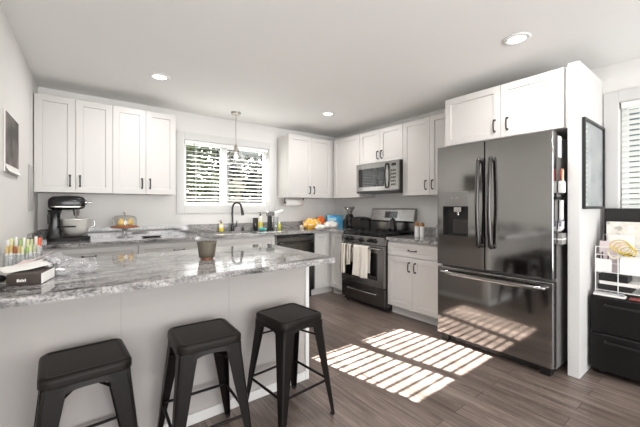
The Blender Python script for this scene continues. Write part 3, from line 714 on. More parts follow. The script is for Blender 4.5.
place(dup(st, (0, 0, 0), 0, 'black metal stool in the middle of the row of three'), (-3.075, -2.575, 0), math.radians(-3))
place(dup(st, (0, 0, 0), 0, 'black metal stool below the brown box, nearest the left wall'), (-3.575, -2.556, 0), math.radians(2))

# ------------------------------------------------------------------ along the window wall
# stand mixer, head pointing right
t = thing('stand_mixer', 'black stand mixer with a bright bowl on the left end of the window worktop', 'mixer', (-3.64, -.30, CT))
mx, my = -3.64, -.30
MB().prism([(mx-.16+a, my+b_) for a, b_ in [(p[0]+.165, p[1]) for p in rrect(.335, .225, .09, 6)]], CT+.001, CT+.032, 'Z').build('base', 'blkmatte', t, bevel=.008, seg=3)
b = MB().rings([[Vector((mx-.105+x, my+y, z)) for x, y in rrect(w, d, .03, 5)] for w, d, z in ((.125, .15, CT+.03), (.10, .125, CT+.08), (.085, .11, CT+.17), (.085, .11, CT+.25), (.11, .13, CT+.30))]); b.build('column', 'mixer', t)
def headring(x, w, z0, z1):
    zc, hh = (z0+z1)/2, (z1-z0)/2
    return [Vector((mx+x, my+w*math.copysign(abs(math.cos(a))**.7, math.cos(a)), CT+zc+hh*math.copysign(abs(math.sin(a))**.7, math.sin(a)))) for a in [2*PI*k/24 for k in range(24)]]
MB().rings([headring(-.155, .03, .33, .38), headring(-.148, .055, .31, .405), headring(-.12, .066, .30, .425), headring(0, .068, .295, .435), headring(.08, .064, .30, .432), headring(.118, .055, .31, .42), headring(.128, .04, .325, .40)]).build('motor_head', 'mixer', t)
MB().rings([[Vector((mx-.012+x, my+y, z)) for x, y in rrect(.275, .139, .05, 6)] for z in (CT+.324, CT+.333)]).build('trim_band', 'nickel', t)
MB().cyl((mx+.122, my, CT+.372), (mx+.142, my, CT+.372), .026, .024, n=20).cyl((mx+.142, my, CT+.372), (mx+.168, my, CT+.372), .007, n=10).cyl((mx+.168, my, CT+.372), (mx+.182, my, CT+.372), .012, n=12).build('attachment_hub', 'chrome', t)
MB().cyl((mx+.06, my, CT+.24), (mx+.06, my, CT+.31), .022, .032, n=18).build('planetary', 'chrome', t)
MB().tube(catmull([(mx+.06, my, CT+.24), (mx+.06, my-.045, CT+.19), (mx+.06, my-.04, CT+.11), (mx+.06, my, CT+.08), (mx+.06, my+.04, CT+.11), (mx+.06, my+.045, CT+.19), (mx+.06, my, CT+.24)], 5), .005, 8).build('beater', 'nickel', t)
bw = MB().lathe([(.03, CT+.045), (.05, CT+.047), (.09, CT+.075), (.112, CT+.13), (.117, CT+.205), (.121, CT+.212), (.117, CT+.214), (.113, CT+.206), (.108, CT+.13), (.086, CT+.08), (.045, CT+.055), (.01, CT+.054)], (mx+.055, my, 0), 36).build('bowl', mat('hammered_steel', (238, 236, 230), .22, metal=.5, bump=(55, .5, .004), var=(16, .12)), t)
MB().tube(catmull([(mx+.165, my, CT+.19), (mx+.20, my, CT+.19), (mx+.205, my, CT+.14), (mx+.165, my, CT+.12)], 5), .007, 8).build('bowl_handle', 'chrome', bw)
MB().tube([(mx-.065, my-.05, CT+.15), (mx-.075, my-.10, CT+.14), (mx+.055, my-.13, CT+.14)], .007, 8).build('bowl_lift_arm', 'blk', t)
MB().box(mx-.155, mx-.135, my-.088, my-.072, CT+.17, CT+.26).build('lever_plate', 'blkmatte', t, bevel=.004)

# cake stand with dome and fruit
cx, cy = -3.165, -.25
t = thing('cake_stand', 'wood topped cake stand with a clear glass dome beside the stand mixer', 'cake stand', (cx, cy, CT))
MB().lathe([(.075, CT+.001), (.075, CT+.006), (.03, CT+.018), (.02, CT+.05), (.03, CT+.09), (.07, CT+.10), (.02, CT+.104)], (cx, cy, 0)).build('pedestal', 'clear', t)
MB().lathe([(.002, CT+.105), (.125, CT+.105), (.13, CT+.11), (.13, CT+.121), (.125, CT+.124), (.002, CT+.124)], (cx, cy, 0), 36).build('wooden_plate', mat('reddish_wood', (150, 88, 54), .45, var=(25, .2)), t)
MB().lathe([(.112, CT+.125), (.114, CT+.16), (.112, CT+.205), (.095, CT+.226), (.05, CT+.236), (.004, CT+.238)], (cx, cy, 0), 36, cap=False).build('glass_dome', 'clear', t)
MB().lathe([(.006, CT+.238), (.006, CT+.25), (.013, CT+.262), (.012, CT+.274), (.003, CT+.28)], (cx, cy, 0), 16).build('dome_knob', 'nickel', t)
def pear(x, y, label, sc=1):
    p = thing('pear', label, 'fruit', (x, y, CT+.125), 'fruit under the glass dome')
    MB().lathe([(.004, CT+.126), (.022*sc, CT+.128), (.034*sc, CT+.147), (.031*sc, CT+.168), (.019*sc, CT+.185), (.014*sc, CT+.198), (.004, CT+.205)], (x, y, 0), 20).build('flesh', mat('yellow_fruit', (226, 190, 110), .45, var=(30, .12)), p)
    MB().cyl((x, y, CT+.202), (x+.006, y, CT+.216), .002, n=6).build('stem', 'bark', p)
pear(cx-.035, cy-.02, 'yellow pear on the left under the glass dome', 1.15); pear(cx+.05, cy-.01, 'yellow pear on the right under the glass dome', 1.0)

tag(MB().lathe([(.005, CT+.001), (.05, CT+.001), (.062, CT+.010), (.065, CT+.014), (.05, CT+.008), (.005, CT+.006)], (0, 0, 0), 24).xf(Matrix.Translation((-2.93, -.40, 0)) @ Matrix.Diagonal((1.6, .8, 1, 1))).build('spoon_rest', 'blkgloss', origin=(-2.93, -.40, CT)), 'small flat black dish between the cake stand and the sink', 'dish')

# faucet
t = thing('kitchen_faucet', 'dark gooseneck pull down faucet behind the sink', 'faucet', (-1.887, -.085, CT))
fx, fy = -1.887, -.085
MB().cyl((fx, fy, CT+.0008), (fx, fy, CT+.008), .03, n=24).cyl((fx, fy, CT+.008), (fx, fy, CT+.10), .021, .019, n=20).build('base', 'gunmetal', t)
nk = MB().tube(catmull([(fx, fy, CT+.10), (fx, fy, CT+.30), (fx+.012, fy-.02, CT+.365), (fx+.04, fy-.065, CT+.385), (fx+.066, fy-.11, CT+.362), (fx+.075, fy-.125, CT+.31)], 6), .013, 14).build('neck', 'gunmetal', t)
MB().cyl((fx+.075, fy-.125, CT+.315), (fx+.086, fy-.138, CT+.215), .015, .021, n=16).build('spray_head', 'gunmetal', t)
MB().tube([(fx+.02, fy, CT+.06), (fx+.055, fy, CT+.066), (fx+.062, fy, CT+.14)], [.011, .009, .006], 10).build('lever', 'gunmetal', t)
# pump beside the faucet
t = thing('soap_dispenser', 'low dark pump set in the worktop right of the faucet', 'soap dispenser', (-1.735, -.085, CT))
MB().cyl((-1.735, -.085, CT+.0008), (-1.735, -.085, CT+.045), .02, .017, n=18).build('base', 'gunmetal', t)
MB().tube([(-1.735, -.085, CT+.045), (-1.735, -.085, CT+.075), (-1.72, -.12, CT+.08)], .006, 8).build('pump_spout', 'gunmetal', t)
def bottle(name, label, x, y, prof, m, capm, capprof, spout=None, lab=None):
    t = thing(name, label, 'bottle', (x, y, CT))
    MB().lathe([(r, CT+z) for r, z in prof], (x, y, 0), 22).build('body', m, t)
    MB().lathe([(r, CT+z) for r, z in capprof], (x, y, 0), 16).build('cap', capm, t)
    if spout: MB().tube([(x, y, CT+spout), (x, y, CT+spout+.014), (x-.028, y-.012, CT+spout+.012)], .005, 8).build('pump', capm, t)
    if lab: MB().lathe([(r, CT+z) for r, z in lab[0]], (x, y, 0), 22, cap=False).build('label', lab[1], t)
M['yellow_soap'] = mat('yellow_soap', (226, 206, 84), .2); M['pale_soap'] = mat('pale_bottle', (224, 222, 206), .2)
bottle('soap_bottle', 'pale yellow soap bottle with a black pump left of the faucet', -2.045, -.085, [(.028, .001), (.031, .01), (.031, .085), (.026, .10), (.012, .108)], 'yellow_soap', 'blk', [(.011, .108), (.012, .125), (.004, .13)], .13, ([(.0315, .055), (.032, .092)], 'white'))
bottle('detergent_bottle', 'tall pale bottle with a yellow label right of the faucet', -1.478, -.10, [(.03, .001), (.033, .01), (.033, .15), (.028, .18), (.012, .20)], 'pale_soap', 'blk', [(.011, .20), (.013, .222), (.004, .235)], .235, ([(.0336, .04), (.0336, .11)], 'yellow_soap'))
bottle('small_bottle', 'small yellow green bottle standing right of the drinking glass', -1.19, -.14, [(.022, .001), (.025, .01), (.025, .07), (.015, .085)], mat('olive_yellow', (196, 196, 78), .3), 'white', [(.013, .085), (.013, .105), (.004, .107)])
tag(MB().lathe([(.03, CT+.001), (.034, CT+.004), (.037, CT+.175), (.034, CT+.175), (.03, CT+.01), (.004, CT+.008)], (-1.615, -.22, 0), 24).build('utensil_cup', 'gunmetal', origin=(-1.615, -.22, CT)), 'dark metal cup standing behind the teal scrubber by the sink', 'cup')
t = thing('dish_scrubber', 'teal dish scrubber lying beside the sink', 'scrubber', (-1.53, -.26, CT))
MB().ball((-1.545, -.27, CT+.024), .034, (1.25, .9, .68)).build('pad', mat('teal_pad', (70, 176, 172), .7, bump=(200, .6, .003)), t)
MB().ball((-1.49, -.255, CT+.018), .024, (1.3, .9, .7)).build('grip', mat('pale_teal', (150, 206, 200), .5), t)
t = thing('countertop_gadget', 'slim black countertop machine with a white tilted arm right of the sink', 'appliance', (-1.405, -.25, CT))
MB().box(-1.445, -1.375, -.30, -.20, CT+.001, CT+.03).box(-1.435, -1.385, -.275, -.225, CT+.03, CT+.20).build('body', 'blk', t, bevel=.008)
MB().box(-1.455, -1.345, -.285, -.215, CT+.20, CT+.262).build('head', mat('mid_grey_plastic', (112, 112, 112), .35), t, bevel=.014, seg=3)
MB().cyl((-1.345, -.25, CT+.225), (-1.20, -.24, CT+.272), .023, n=18).build('arm', 'white', t, bevel=.004)
tag(MB().lathe([(.032, CT+.001), (.035, CT+.006), (.041, CT+.19), (.0385, CT+.19), (.032, CT+.012), (.003, CT+.01)], (-1.315, -.25, 0), 26).build('drinking_glass', 'acrylic', origin=(-1.315, -.25, CT)), 'tall clear glass standing right of the slim black machine', 'glass')

# paper towels under the cabinet
t = thing('paper_towel_holder', 'black holder with a white paper roll under the cabinet right of the window', 'paper towel holder', (-.97, -.2, 1.28))
MB().box(-1.135, -.80, -.212, -.188, ZU0-.006, ZU0-.001).box(-1.135, -1.129, -.212, -.188, 1.315, ZU0-.004).box(-.806, -.80, -.212, -.188, 1.315, ZU0-.004).cyl((-1.138, -.2, 1.33), (-.797, -.2, 1.33), .009, n=12).build('bracket', 'blk', t, bevel=.001)
MB().rings([[Vector((x, -.2+r*math.cos(2*PI*k/28), 1.33+r*math.sin(2*PI*k/28))) for k in range(28)] for x, r in ((-1.118, .02), (-1.12, .046), (-.818, .046), (-.82, .02))], cap=False).build('paper_roll', 'paper', t)

# corner of the worktop
def crumple(name, label, cat, c, r, m, seed, sq=(1, 1, .6), amp=.32, n=26, group=None):
    c = Vector(c)
    def fn(u, v):
        a = 2*PI*u; t_ = -PI/2+PI*v; q = math.cos(t_)
        d = Vector((q*math.cos(a), q*math.sin(a), math.sin(t_)))
        k = 1+amp*mnoise.noise(d*2.3+Vector((seed, 0, 0)))+amp*.6*mnoise.noise(d*5.5+Vector((0, seed, 0)))
        p = c+Vector((d.x*r*sq[0]*k, d.y*r*sq[1]*k, d.z*r*sq[2]*k)); p.z = max(p.z, c.z-r*sq[2]*.72)
        return p
    return tag(MB().grid(fn, n, n//2, smooth=False).build(name, m, origin=(c.x, c.y, c.z-r*sq[2]*.72)), label, cat, group)
M['bag_y'] = blotch_mat('snack_bag_print', [(244, 206, 60), (236, 168, 52), (246, 236, 208)], 14, .3)
M['bag_o'] = blotch_mat('orange_bag_print', [(214, 96, 34), (232, 128, 48)], 12, .35)
M['bag_w'] = mat('white_bag', (236, 232, 226), .4)
crumple('snack_bag', 'crumpled yellow snack bag on the corner worktop', 'bag', (-.68, -.26, CT+.062), .125, 'bag_y', 3.1, (1.2, .8, .68))
crumple('snack_bag', 'orange snack bag leaning behind the white bags in the corner', 'bag', (-.44, -.17, CT+.075), .085, 'bag_o', 7.7, (.95, .7, 1.2), .2)
crumple('plastic_bag', 'white plastic bag heaped before the blue carton', 'bag', (-.40, -.38, CT+.042), .105, 'bag_w', 5.2, (1.25, .75, .55))
crumple('plastic_bag', 'white plastic bag spread in front of the yellow snack bag', 'bag', (-.67, -.455, CT+.027), .07, 'bag_w', 9.4, (1.2, .75, .52))
crumple('garlic_bulb', 'small pale garlic bulb lying left of the yellow snack bag', 'garlic', (-.86, -.24, CT+.022), .03, 'cream', 2.2, (1, 1, .9), .12)
t = thing('blue_carton', 'bright blue carton standing in the corner of the worktop', 'box')
MB().box(-.135, .135, -.03, .03, .001, .19).build('carton', blotch_mat('blue_print', [(58, 150, 214), (84, 176, 226), (150, 210, 236)], 7, .35), t, bevel=.003)
MB().box(-.12, .02, -.0312, -.0298, .10, .15).build('printed_panel', mat('pale_blue_print', (188, 222, 236), .4), t)
place(t, (-.175, -.20, CT), math.radians(-20))
# coffee grinder, toaster
gx, gy = -.21, -.60
t = thing('coffee_grinder', 'black coffee grinder with a flared clear hopper left of the range', 'coffee grinder', (gx, gy, CT))
MB().lathe([(.075, CT+.001), (.08, CT+.01), (.082, CT+.06), (.074, CT+.14), (.058, CT+.20), (.045, CT+.222), (.02, CT+.224)], (gx, gy, 0), 26).build('body', 'blkgloss', t)
MB().box(gx-.10, gx-.07, gy-.035, gy+.035, CT+.03, CT+.14).build('front_panel', 'gunmetal', t, bevel=.008)
MB().lathe([(.04, CT+.222), (.045, CT+.25), (.085, CT+.325), (.082, CT+.325), (.042, CT+.25), (.037, CT+.226)], (gx, gy, 0), 24, cap=False).build('hopper', thin_glass('smoked_acrylic', (.55, .53, .5), .1, .06, .1), t)
MB().lathe([(.002, CT+.335), (.087, CT+.333), (.088, CT+.326), (.002, CT+.326)], (gx, gy, 0), 24).build('hopper_lid', 'nickel', t)
t = thing('toaster', 'low black toaster between the coffee grinder and the range', 'toaster', (-.19, -.81, CT))
MB().box(-.30, -.08, -.905, -.735, CT+.012, CT+.175).build('body', 'gunmetal', t, bevel=.025, seg=4)
for ya, yb in ((-.925, -.904), (-.736, -.720)): MB().box(-.305, -.075, ya, yb, CT+.006, CT+.16).build('end_panel', 'blk', t, bevel=.007)
MB().box(-.29, -.10, -.845, -.825, CT+.172, CT+.178).box(-.29, -.10, -.805, -.785, CT+.172, CT+.178).build('slot', 'blkmatte', t)
MB().box(-.32, -.30, -.835, -.805, CT+.09, CT+.105).build('lever', 'blk', t, bevel=.003)
MB().box(-.29, -.09, -.90, -.74, CT+.001, CT+.013).build('foot', 'blk', t)

# kettle on the back burner
kx, ky, kz = -.245, -1.475, .951
t = thing('kettle', 'small dark steel kettle on the back right burner of the range', 'kettle', (kx, ky, kz))
MB().lathe([(.058, kz), (.062, kz+.008), (.058, kz+.05), (.042, kz+.11), (.034, kz+.145), (.03, kz+.15)], (kx, ky, 0), 24).build('body', 'gunmetal', t)
MB().lathe([(.032, kz+.15), (.03, kz+.158), (.008, kz+.164), (.008, kz+.178), (.002, kz+.182)], (kx, ky, 0), 18).build('lid', 'blk', t)
MB().tube(catmull([(kx-.025, ky-.03, kz+.135), (kx-.04, ky-.075, kz+.12), (kx-.045, ky-.085, kz+.06), (kx-.03, ky-.055, kz+.03)], 5), .008, 8).build('handle', 'blk', t)
MB().tube([(kx+.02, ky+.03, kz+.11), (kx+.025, ky+.05, kz+.135), (kx+.03, ky+.06, kz+.15)], [.014, .010, .008], 10).build('spout', 'gunmetal', t)
# mills and jar
def mill(x, y, label, m2):
    t = thing('pepper_mill', label, 'mill', (x, y, RT), 'mills right of the range')
    MB().lathe([(.024, RT+.001), (.026, RT+.006), (.026, RT+.125), (.024, RT+.13)], (x, y, 0), 22).build('body', 'porc', t)
    MB().lathe([(.025, RT+.131), (.026, RT+.145), (.022, RT+.165), (.012, RT+.172), (.008, RT+.178)], (x, y, 0), 20).build('wooden_top', m2, t)
M['oak'] = mat('oak_top', (176, 122, 74), .45, var=(40, .15)); M['walnut'] = mat('walnut_top', (146, 100, 60), .45, var=(40, .15))
mill(-.345, -1.925, 'white mill with a wooden top nearer the range', 'oak'); mill(-.355, -2.005, 'white mill with a wooden top nearer the refrigerator', 'walnut')
t = thing('glass_jar', 'clear lidded jar against the refrigerator on the short worktop', 'jar', (-.30, -2.20, RT))
MB().lathe([(.04, RT+.001), (.045, RT+.006), (.045, RT+.11), (.034, RT+.13), (.031, RT+.13), (.04, RT+.108), (.04, RT+.01), (.003, RT+.008)], (-.30, -2.20, 0), 24).build('jar', 'acrylic', t)
MB().lathe([(.038, RT+.13), (.038, RT+.15), (.01, RT+.156), (.01, RT+.17), (.002, RT+.172)], (-.30, -2.20, 0), 20).build('lid', 'chrome', t)

# ------------------------------------------------------------------ on the peninsula
t = thing('planter_pot', 'small olive grey fluted pot on the middle of the peninsula', 'pot', (-2.896, -2.08, PT))
n = 40; rs = []
for r, z in ((.046, .012), (.05, .014), (.055, .05), (.059, .09), (.062, .105), (.064, .118), (.058, .118), (.055, .09), (.05, .06), (.004, .058)):
    rs.append([Vector((-2.896+r*(1+.025*math.cos(14*2*PI*k/n) if z > .08 else r*0+1)*math.cos(2*PI*k/n), -2.08+r*(1+.025*math.cos(14*2*PI*k/n) if z > .08 else 1)*math.sin(2*PI*k/n), PT+z+(.003*math.cos(14*2*PI*k/n) if .1 < z else 0))) for k in range(n)])
MB().rings(rs).build('pot', mat('olive_ceramic', (86, 80, 68), .55, var=(20, .12)), t)
MB().lathe([(.003, PT+.001), (.04, PT+.001), (.042, PT+.006), (.04, PT+.012), (.003, PT+.012)], (-2.896, -2.08, 0), 28).build('copper_foot', mat('copper', (168, 112, 88), .35, metal=.6), t)

# marker organiser with pens
ox, oy = -3.852, -1.64
t = thing('pen_organiser', 'clear acrylic organiser full of coloured markers on the peninsula by the left wall', 'organiser', (ox, oy, PT))
b = MB(); w = .0025
X0, X1, Y0, Y1 = ox-.08, ox+.085, oy-.085, oy+.05
b.box(X0, X1, Y0, Y1, PT+.001, PT+.005)
for y, h in ((Y0, .075), (oy-.02, .10), (Y1, .12)): b.box(X0, X1, y-w/2, y+w/2, PT+.005, PT+h)
for i in range(4): x = X0+(X1-X0)*i/3; b.box(x-w/2, x+w/2, Y0, Y1, PT+.005, PT+.085)
b.build('acrylic_tray', 'acrylic', t)
pal = [((206, 176, 116), 'tan'), ((150, 84, 50), 'brown'), ((214, 214, 168), 'pale yellow'), ((150, 178, 104), 'green'), ((196, 196, 190), 'grey'), ((214, 92, 58), 'orange red'), ((222, 220, 214), 'white'), ((182, 190, 150), 'sage')]
pm = [mat('marker_colour', c, .4) for c, _ in pal]
rnd = random.Random(4); seen = {}
order = [[0, 3, 2, 3, 6, 4, 4, 5, 5], [6, 2, 6, 3, 6, 2, 7, 6, 5], [0, 0, 1, 0, 2, 3, 2, 7, 4]]
for r_, (yy, h) in enumerate(((oy+.03, .155), (oy+.002, .165), (oy-.05, .125))):
    for i in range(9):
        x = X0+.012+(X1-X0-.024)*i/8; k = order[r_][i]; dx = rnd.uniform(-.003, .003); hh = h+rnd.uniform(-.012, .008)
        row = ('back', 'middle', 'front')[r_]
        mk = thing('marker_pen', f"{pal[k][1]} marker standing in the {row} row of the clear organiser", 'marker', (x, yy, PT+.006), f"{pal[k][1]} markers in the {row} row of the organiser")
        MB().cyl((x, yy, PT+.006), (x+dx*.7, yy, PT+hh*.66), .0078, n=10).build('barrel', 'white', mk)
        MB().cyl((x+dx*.7, yy, PT+hh*.66), (x+dx, yy, PT+hh), .0085, .0075, n=10).build('cap', pm[k], mk)
# brown box with a pale end, and things round it
t = thing('brown_box', 'flat dark brown box with a pale end on the peninsula', 'box')
bx = MB().box(-.062, .060, -.085, .085, .001, .052); bx.build('carton', mat('dark_brown_card', (52, 42, 37), .5), t, bevel=.002)
MB().box(.0602, .0615, -.083, .083, .004, .049).build('end_label', 'paper', t)
b = MB()
for i, (a, z0, z1) in enumerate(((0, 0, .012), (.0055, .0, .012), (.011, 0, .009), (.0165, 0, .012), (.022, .0, .009), (.0275, .0, .012))):
    b.box(-.025+a, -.0215+a, -.0858, -.0849, .018+z0, .018+z1)
b.build('printed_word', 'paper', t)
place(t, (-3.77, -2.25, PT), math.radians(-14))
def sheet(name, label, cat, c, w, d, rz, m, lift, seed, group=None):
    R = Matrix.Translation(c) @ Matrix.Rotation(rz, 4, 'Z')
    def fn(u, v):
        x, y = (u-.5)*w, (v-.5)*d
        return R @ Vector((x, y, lift*(u*u*.9+.35*v*v)+.006*mnoise.noise(Vector((u*3, v*3, seed)))))
    return tag(MB().grid(fn, 12, 12).build(name, m, solid=.0012, origin=c), label, cat, group)
sheet('paper_sheet', 'creased white paper lying across the brown box', 'paper', (-3.80, -2.19, PT+.058), .17, .15, .3, 'paper', .02, 1.0)
sheet('paper_sheet', 'pinkish paper standing up behind the brown box', 'paper', (-3.79, -2.02, PT+.045), .15, .12, -.5, mat('pinkish_paper', (226, 208, 204), .8), .06, 2.0)
sheet('paper_sheet', 'grey printed sheet lying beside the left wall on the peninsula', 'paper', (-3.87, -1.98, PT+.012), .14, .22, .1, mat('grey_paper', (168, 166, 164), .8), .012, 3.0)
crumple('plastic_wrap', 'crumpled clear plastic bag right of the brown box', 'bag', (-3.60, -2.12, PT+.03), .09, 'film', 4.4, (1.0, 1.05, .45), .4, 30)
crumple('plastic_wrap', 'crumpled clear plastic wrapping behind the brown box', 'bag', (-3.70, -1.84, PT+.033), .075, 'film', 8.1, (1.1, .8, .60), .4, 30)
t = thing('tape_roll', 'grey and white patterned roll lying in the clear plastic on the peninsula', 'roll', (-3.717, -1.99, PT))
MB().cyl((-3.745, -2.02, PT+.037), (-3.69, -1.965, PT+.037), .036, n=26).build('roll', blotch_mat('roll_print', [(60, 60, 62), (170, 170, 172), (220, 220, 220)], 42, .5), t, bevel=.003)
MB().cyl((-3.748, -2.023, PT+.037), (-3.7455, -2.0205, PT+.037), .018, n=20).build('core', 'blk', t)
tag(MB().ball((0, 0, 0), .05, (1.25, .7, .26)).xf(Matrix.Translation((-3.90, -2.37, PT+.014)) @ Matrix.Rotation(.3, 4, 'Z')).build('eyeglass_case', mat('dark_grey_cloth', (58, 56, 55), .6), origin=(-3.9, -2.37, PT)), 'dark grey oval case at the left front corner of the peninsula', 'case')
tag(MB().ball((0, 0, 0), .05, (.9, .7, .4)).xf(Matrix.Translation((-3.905, -2.20, PT+.021))).build('black_pouch', mat('black_cloth', (30, 29, 29), .7), origin=(-3.905, -2.2, PT)), 'small black pouch left of the brown box beside the wall', 'pouch')

# ------------------------------------------------------------------ left wall
def lwall(y, d): return XL(y)+d
def wallslab(mb, y0, y1, z0, z1, d0, d1):
    return mb.hexa([(lwall(y0, d1), y0, z0), (lwall(y0, d0), y0, z0), (lwall(y1, d0), y1, z0), (lwall(y1, d1), y1, z0),
                    (lwall(y0, d1), y0, z1), (lwall(y0, d0), y0, z1), (lwall(y1, d0), y1, z1), (lwall(y1, d1), y1, z1)])
t = thing('wall_poster', 'dark unframed poster curling off the left wall', 'poster', (lwall(-1.27, .01), -1.27, 1.48))
wallslab(MB(), -1.08, -1.53, 1.485, 1.875, .003, .009).build('backing', 'paper', t)
wallslab(MB(), -1.095, -1.515, 1.53, 1.865, .0095, .011).build('print', blotch_mat('muted_print', [(58, 54, 52), (96, 90, 86), (138, 126, 118)], 5, .6), t)
def curl(u, v):
    y = -1.525+.44*u; return Vector((lwall(y, .011+.02*(1-v)**2), y, 1.485+.05*v))
MB().grid(curl, 8, 6).build('curled_edge', 'paper', t, solid=.001)
tag(wallslab(MB(), -.36, -.60, 1.232, 1.63, .002, .008).build('wall_board', mat('grey_board', (186, 184, 182), .5), bevel=.002, origin=(lwall(-.5, .005), -.5, 1.232)), 'plain grey board on the left wall beside the corner cabinet', 'board')

# ------------------------------------------------------------------ right of the refrigerator
t = thing('picture_frame', 'thin black framed print hanging on the refrigerator side panel', 'picture', (-.32, -3.57, 1.25))
py = -3.566
MB().box(-.61, -.59, py-.02, py, 1.252, 1.935).box(-.05, -.03, py-.02, py, 1.252, 1.935).box(-.59, -.05, py-.02, py, 1.252, 1.272).box(-.59, -.05, py-.02, py, 1.915, 1.935).build('frame', 'blk', t)
MB().box(-.59, -.05, py-.008, py-.001, 1.272, 1.915).build('print', blotch_mat('pale_reflection_print', [(186, 190, 194), (214, 216, 218), (232, 232, 232)], 6, .5), t)  # print lightened so its colour carries the bright reflection in the glass
MB().box(-.59, -.05, py-.012, py-.010, 1.272, 1.915).build('glazing', thin_glass('picture_glass', (.96, .97, .97), .12), t)

t = thing('filing_cabinet', 'black two drawer steel filing cabinet right of the refrigerator panel', 'filing cabinet', (-.24, -3.94, 0))
fy0, fy1 = -3.585, -4.30
MB().box(-.46, -.012, fy1, fy0, .035, .60).build('case', 'file', t, bevel=.012, seg=3)
for z0, z1 in ((.04, .318), (.322, .592)):
    d = MB().box(-.482, -.461, fy1+.004, fy0-.004, z0, z1).build('drawer', 'file', t, bevel=.008, seg=3)
    zz = z1-.055
    MB().box(-.502, -.496, fy1+.09, fy0-.085, zz-.008, zz+.008).box(-.498, -.481, fy1+.09, fy1+.10, zz-.008, zz+.008).box(-.498, -.481, fy0-.095, fy0-.085, zz-.008, zz+.008).build('handle', 'blk', d, bevel=.002)
for x in (-.42, -.06):
    for y in (fy0-.06, fy1+.06): MB().cyl((x, y-.012, .019), (x, y+.012, .019), .0185, n=16).build('caster', 'blk', t)
# wire desk organiser
o0, o1, a0, a1, zb = -.40, -.17, -3.60, -3.86, .60
t = thing('desk_organiser', 'white wire organiser with shelves and pockets on top of the black filing cabinet', 'organiser', (-.285, -3.73, zb))
def wire(mb, *pts, r=.0032): mb.tube(pts, r, 6); return mb
b = MB()
for x in (o0, o1):
    for y in (a0, a1): wire(b, (x, y, zb+.003), (x, y, zb+.44 if x == o1 else zb+.36))
for z in (.03, .17, .24, .30):
    for x in (o0, o1): wire(b, (x, a0, zb+z), (x, a1, zb+z))
    for y in (a0, a1): wire(b, (o0, y, zb+z), (o1, y, zb+z))
wire(b, (o1, a0, zb+.44), (o1, a1, zb+.44)); wire(b, (o0, a0, zb+.36), (o0, a1, zb+.36)); wire(b, (o0, (a0+a1)/2, zb+.01), (o0, (a0+a1)/2, zb+.36))
b.build('wire_frame', 'white', t)
b = MB()
for z in (.03, .17):
    for i in range(9):
        x = o0+(o1-o0)*i/8; wire(b, (x, a0, zb+z), (x, a1, zb+z), r=.0018)
b.build('wire_shelf', 'white', t)
MB().box(o0-.002, o0+.002, a0-.004, a0-.095, zb+.175, zb+.27).build('solid_pocket', 'white', t, bevel=.001)
MB().box(o0-.002, o0+.002, a1+.005, a1+.12, zb+.17, zb+.30).build('tall_pocket', 'white', t, bevel=.001)
def papers(name, label, cat, x0, x1, y0, y1, z0, z1, m, tilt=0, bev=.001):
    b = MB().hexa([(x0, y0, z0), (x1, y0, z0), (x1, y1, z0), (x0, y1, z0), (x0+tilt, y0, z1), (x1+tilt, y0, z1), (x1+tilt, y1, z1), (x0+tilt, y1, z1)])
    return tag(b.build(name, m, origin=((x0+x1)/2, (y0+y1)/2, z0)), label, cat)
zs = zb+.176
papers('file_folder', 'tall cream folder standing in the white wire organiser', 'folder', -.23, -.222, -3.63, -3.84, zs, zb+.55, blotch_mat('printed_folder', [(176, 172, 164), (222, 218, 208), (232, 229, 222)], 16, .7), .01)
papers('file_folder', 'manila folder standing behind the cream folder', 'folder', -.205, -.199, -3.66, -3.853, zs, zb+.54, mat('manila', (214, 184, 138), .8), .01)
papers('document_stack', 'white papers with a pinkish edge at the left of the wire organiser', 'papers', -.35, -.338, -3.608, -3.74, zs, zb+.40, mat('pink_white_paper', (220, 206, 208), .8), .035)
papers('envelope', 'white envelope standing in the middle of the wire organiser', 'envelope', -.30, -.296, -3.65, -3.80, zs, zb+.45, 'paper', .03)
papers('black_notebook', 'black notebook lying on the lower shelf of the wire organiser', 'notebook', -.39, -.20, -3.61, -3.80, zb+.034, zb+.075, 'blkmatte')
papers('paper_stack', 'white papers lying on the black notebook in the wire organiser', 'papers', -.385, -.20, -3.62, -3.84, zb+.0755, zb+.10, 'paper')
papers('black_case', 'black flat case on the papers in the wire organiser', 'case', -.385, -.21, -3.615, -3.78, zb+.101, zb+.15, 'blk')
papers('magazine', 'white magazine under the front of the wire organiser', 'magazine', -.47, -.415, -3.60, -3.78, zb+.001, zb+.014, 'paper')
papers('magazine', 'grey printed magazine lying on the white magazine before the organiser', 'magazine', -.468, -.415, -3.605, -3.77, zb+.0145, zb+.024, blotch_mat('magazine_print', [(120, 122, 128), (196, 196, 198), (84, 88, 98)], 20, .4))
papers('red_booklet', 'dark red booklet on the filing cabinet right of the magazines', 'booklet', -.465, -.42, -3.80, -3.90, zb+.001, zb+.012, mat('dark_red_card', (136, 66, 60), .5))
b = MB()
for k in range(4):
    r = .034+.004*k
    b.tube([Vector((-.415-.004*k, -3.79+.015*k+r*1.2*math.cos(a), zb+.34+.012*k+r*math.sin(a))) for a in [2*PI*i/28 for i in range(29)]], .0036, 7)
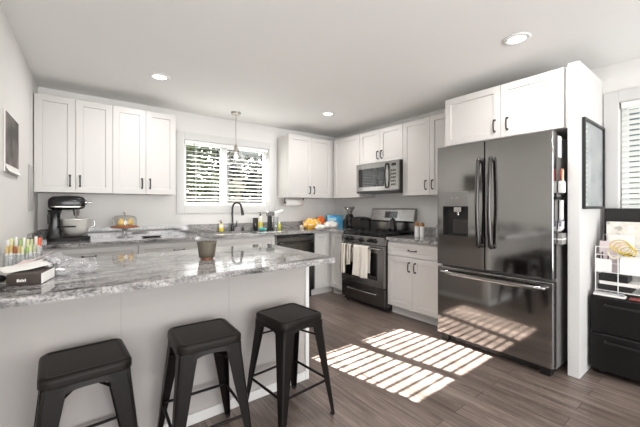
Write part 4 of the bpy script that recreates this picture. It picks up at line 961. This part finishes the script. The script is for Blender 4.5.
tag(b.build('yellow_cable', mat('yellow_cable_rubber', (206, 178, 70), .5), origin=(-.415, -3.78, zb+.28)), 'coil of yellow cable hanging on the front of the wire organiser', 'cable')
b = MB()
for k in range(2):
    r = .03+.006*k
    b.tube([Vector((-.41, -3.71+r*math.cos(a), zb+.325+r*1.3*math.sin(a))) for a in [2*PI*i/24 for i in range(25)]], .004, 7)
tag(b.build('white_cable', mat('beige_cable_rubber', (222, 214, 196), .45), origin=(-.41, -3.71, zb+.28)), 'beige cable looped left of the yellow cable', 'cable')
t = thing('computer_monitor', 'black monitor behind the white wire organiser under the desk window', 'monitor', (-.09, -3.95, .60))
MB().box(-.105, -.07, -4.28, -3.592, .80, 1.255).build('screen', 'blkmatte', t, bevel=.012, seg=3)
MB().box(-.10, -.07, -3.98, -3.90, .61, .81).box(-.16, -.03, -4.08, -3.80, .6005, .615).build('stand', 'blk', t, bevel=.004)

def pens_in(label, x, y, c, k):
    tag(MB().cyl((x, y, zb+.18), (x-.012, y-.006+.004*k, zb+.30+.006*k), .0045, n=8).cyl((x-.012, y-.006+.004*k, zb+.30+.006*k), (x-.0125, y-.006+.004*k, zb+.305+.006*k), .005, .002, n=8).build('pen', c, origin=(x, y, zb+.18)), label, 'pen')
pens_in('black pen standing leftmost in the white pocket of the wire organiser', -.385, -3.622, 'blk', 1)
pens_in('black pen standing in the middle of the white pocket of the wire organiser', -.385, -3.645, 'blk', 3)
pens_in('dark grey pen standing rightmost in the white pocket of the wire organiser', -.385, -3.668, 'gunmetal', 0)
t = thing('stapler', 'black stapler standing behind the white pocket of the wire organiser', 'stapler', (-.33, -3.78, zs))
MB().box(-.345, -.322, -3.811, -3.746, zs+.001, zs+.13).build('base', 'blk', t, bevel=.006)
MB().hexa([(-.368, -3.808, zs+.03), (-.346, -3.808, zs+.03), (-.346, -3.750, zs+.03), (-.368, -3.750, zs+.03), (-.385, -3.801, zs+.145), (-.346, -3.801, zs+.145), (-.346, -3.756, zs+.145), (-.385, -3.756, zs+.145)]).build('arm', 'blkmatte', t, bevel=.005)
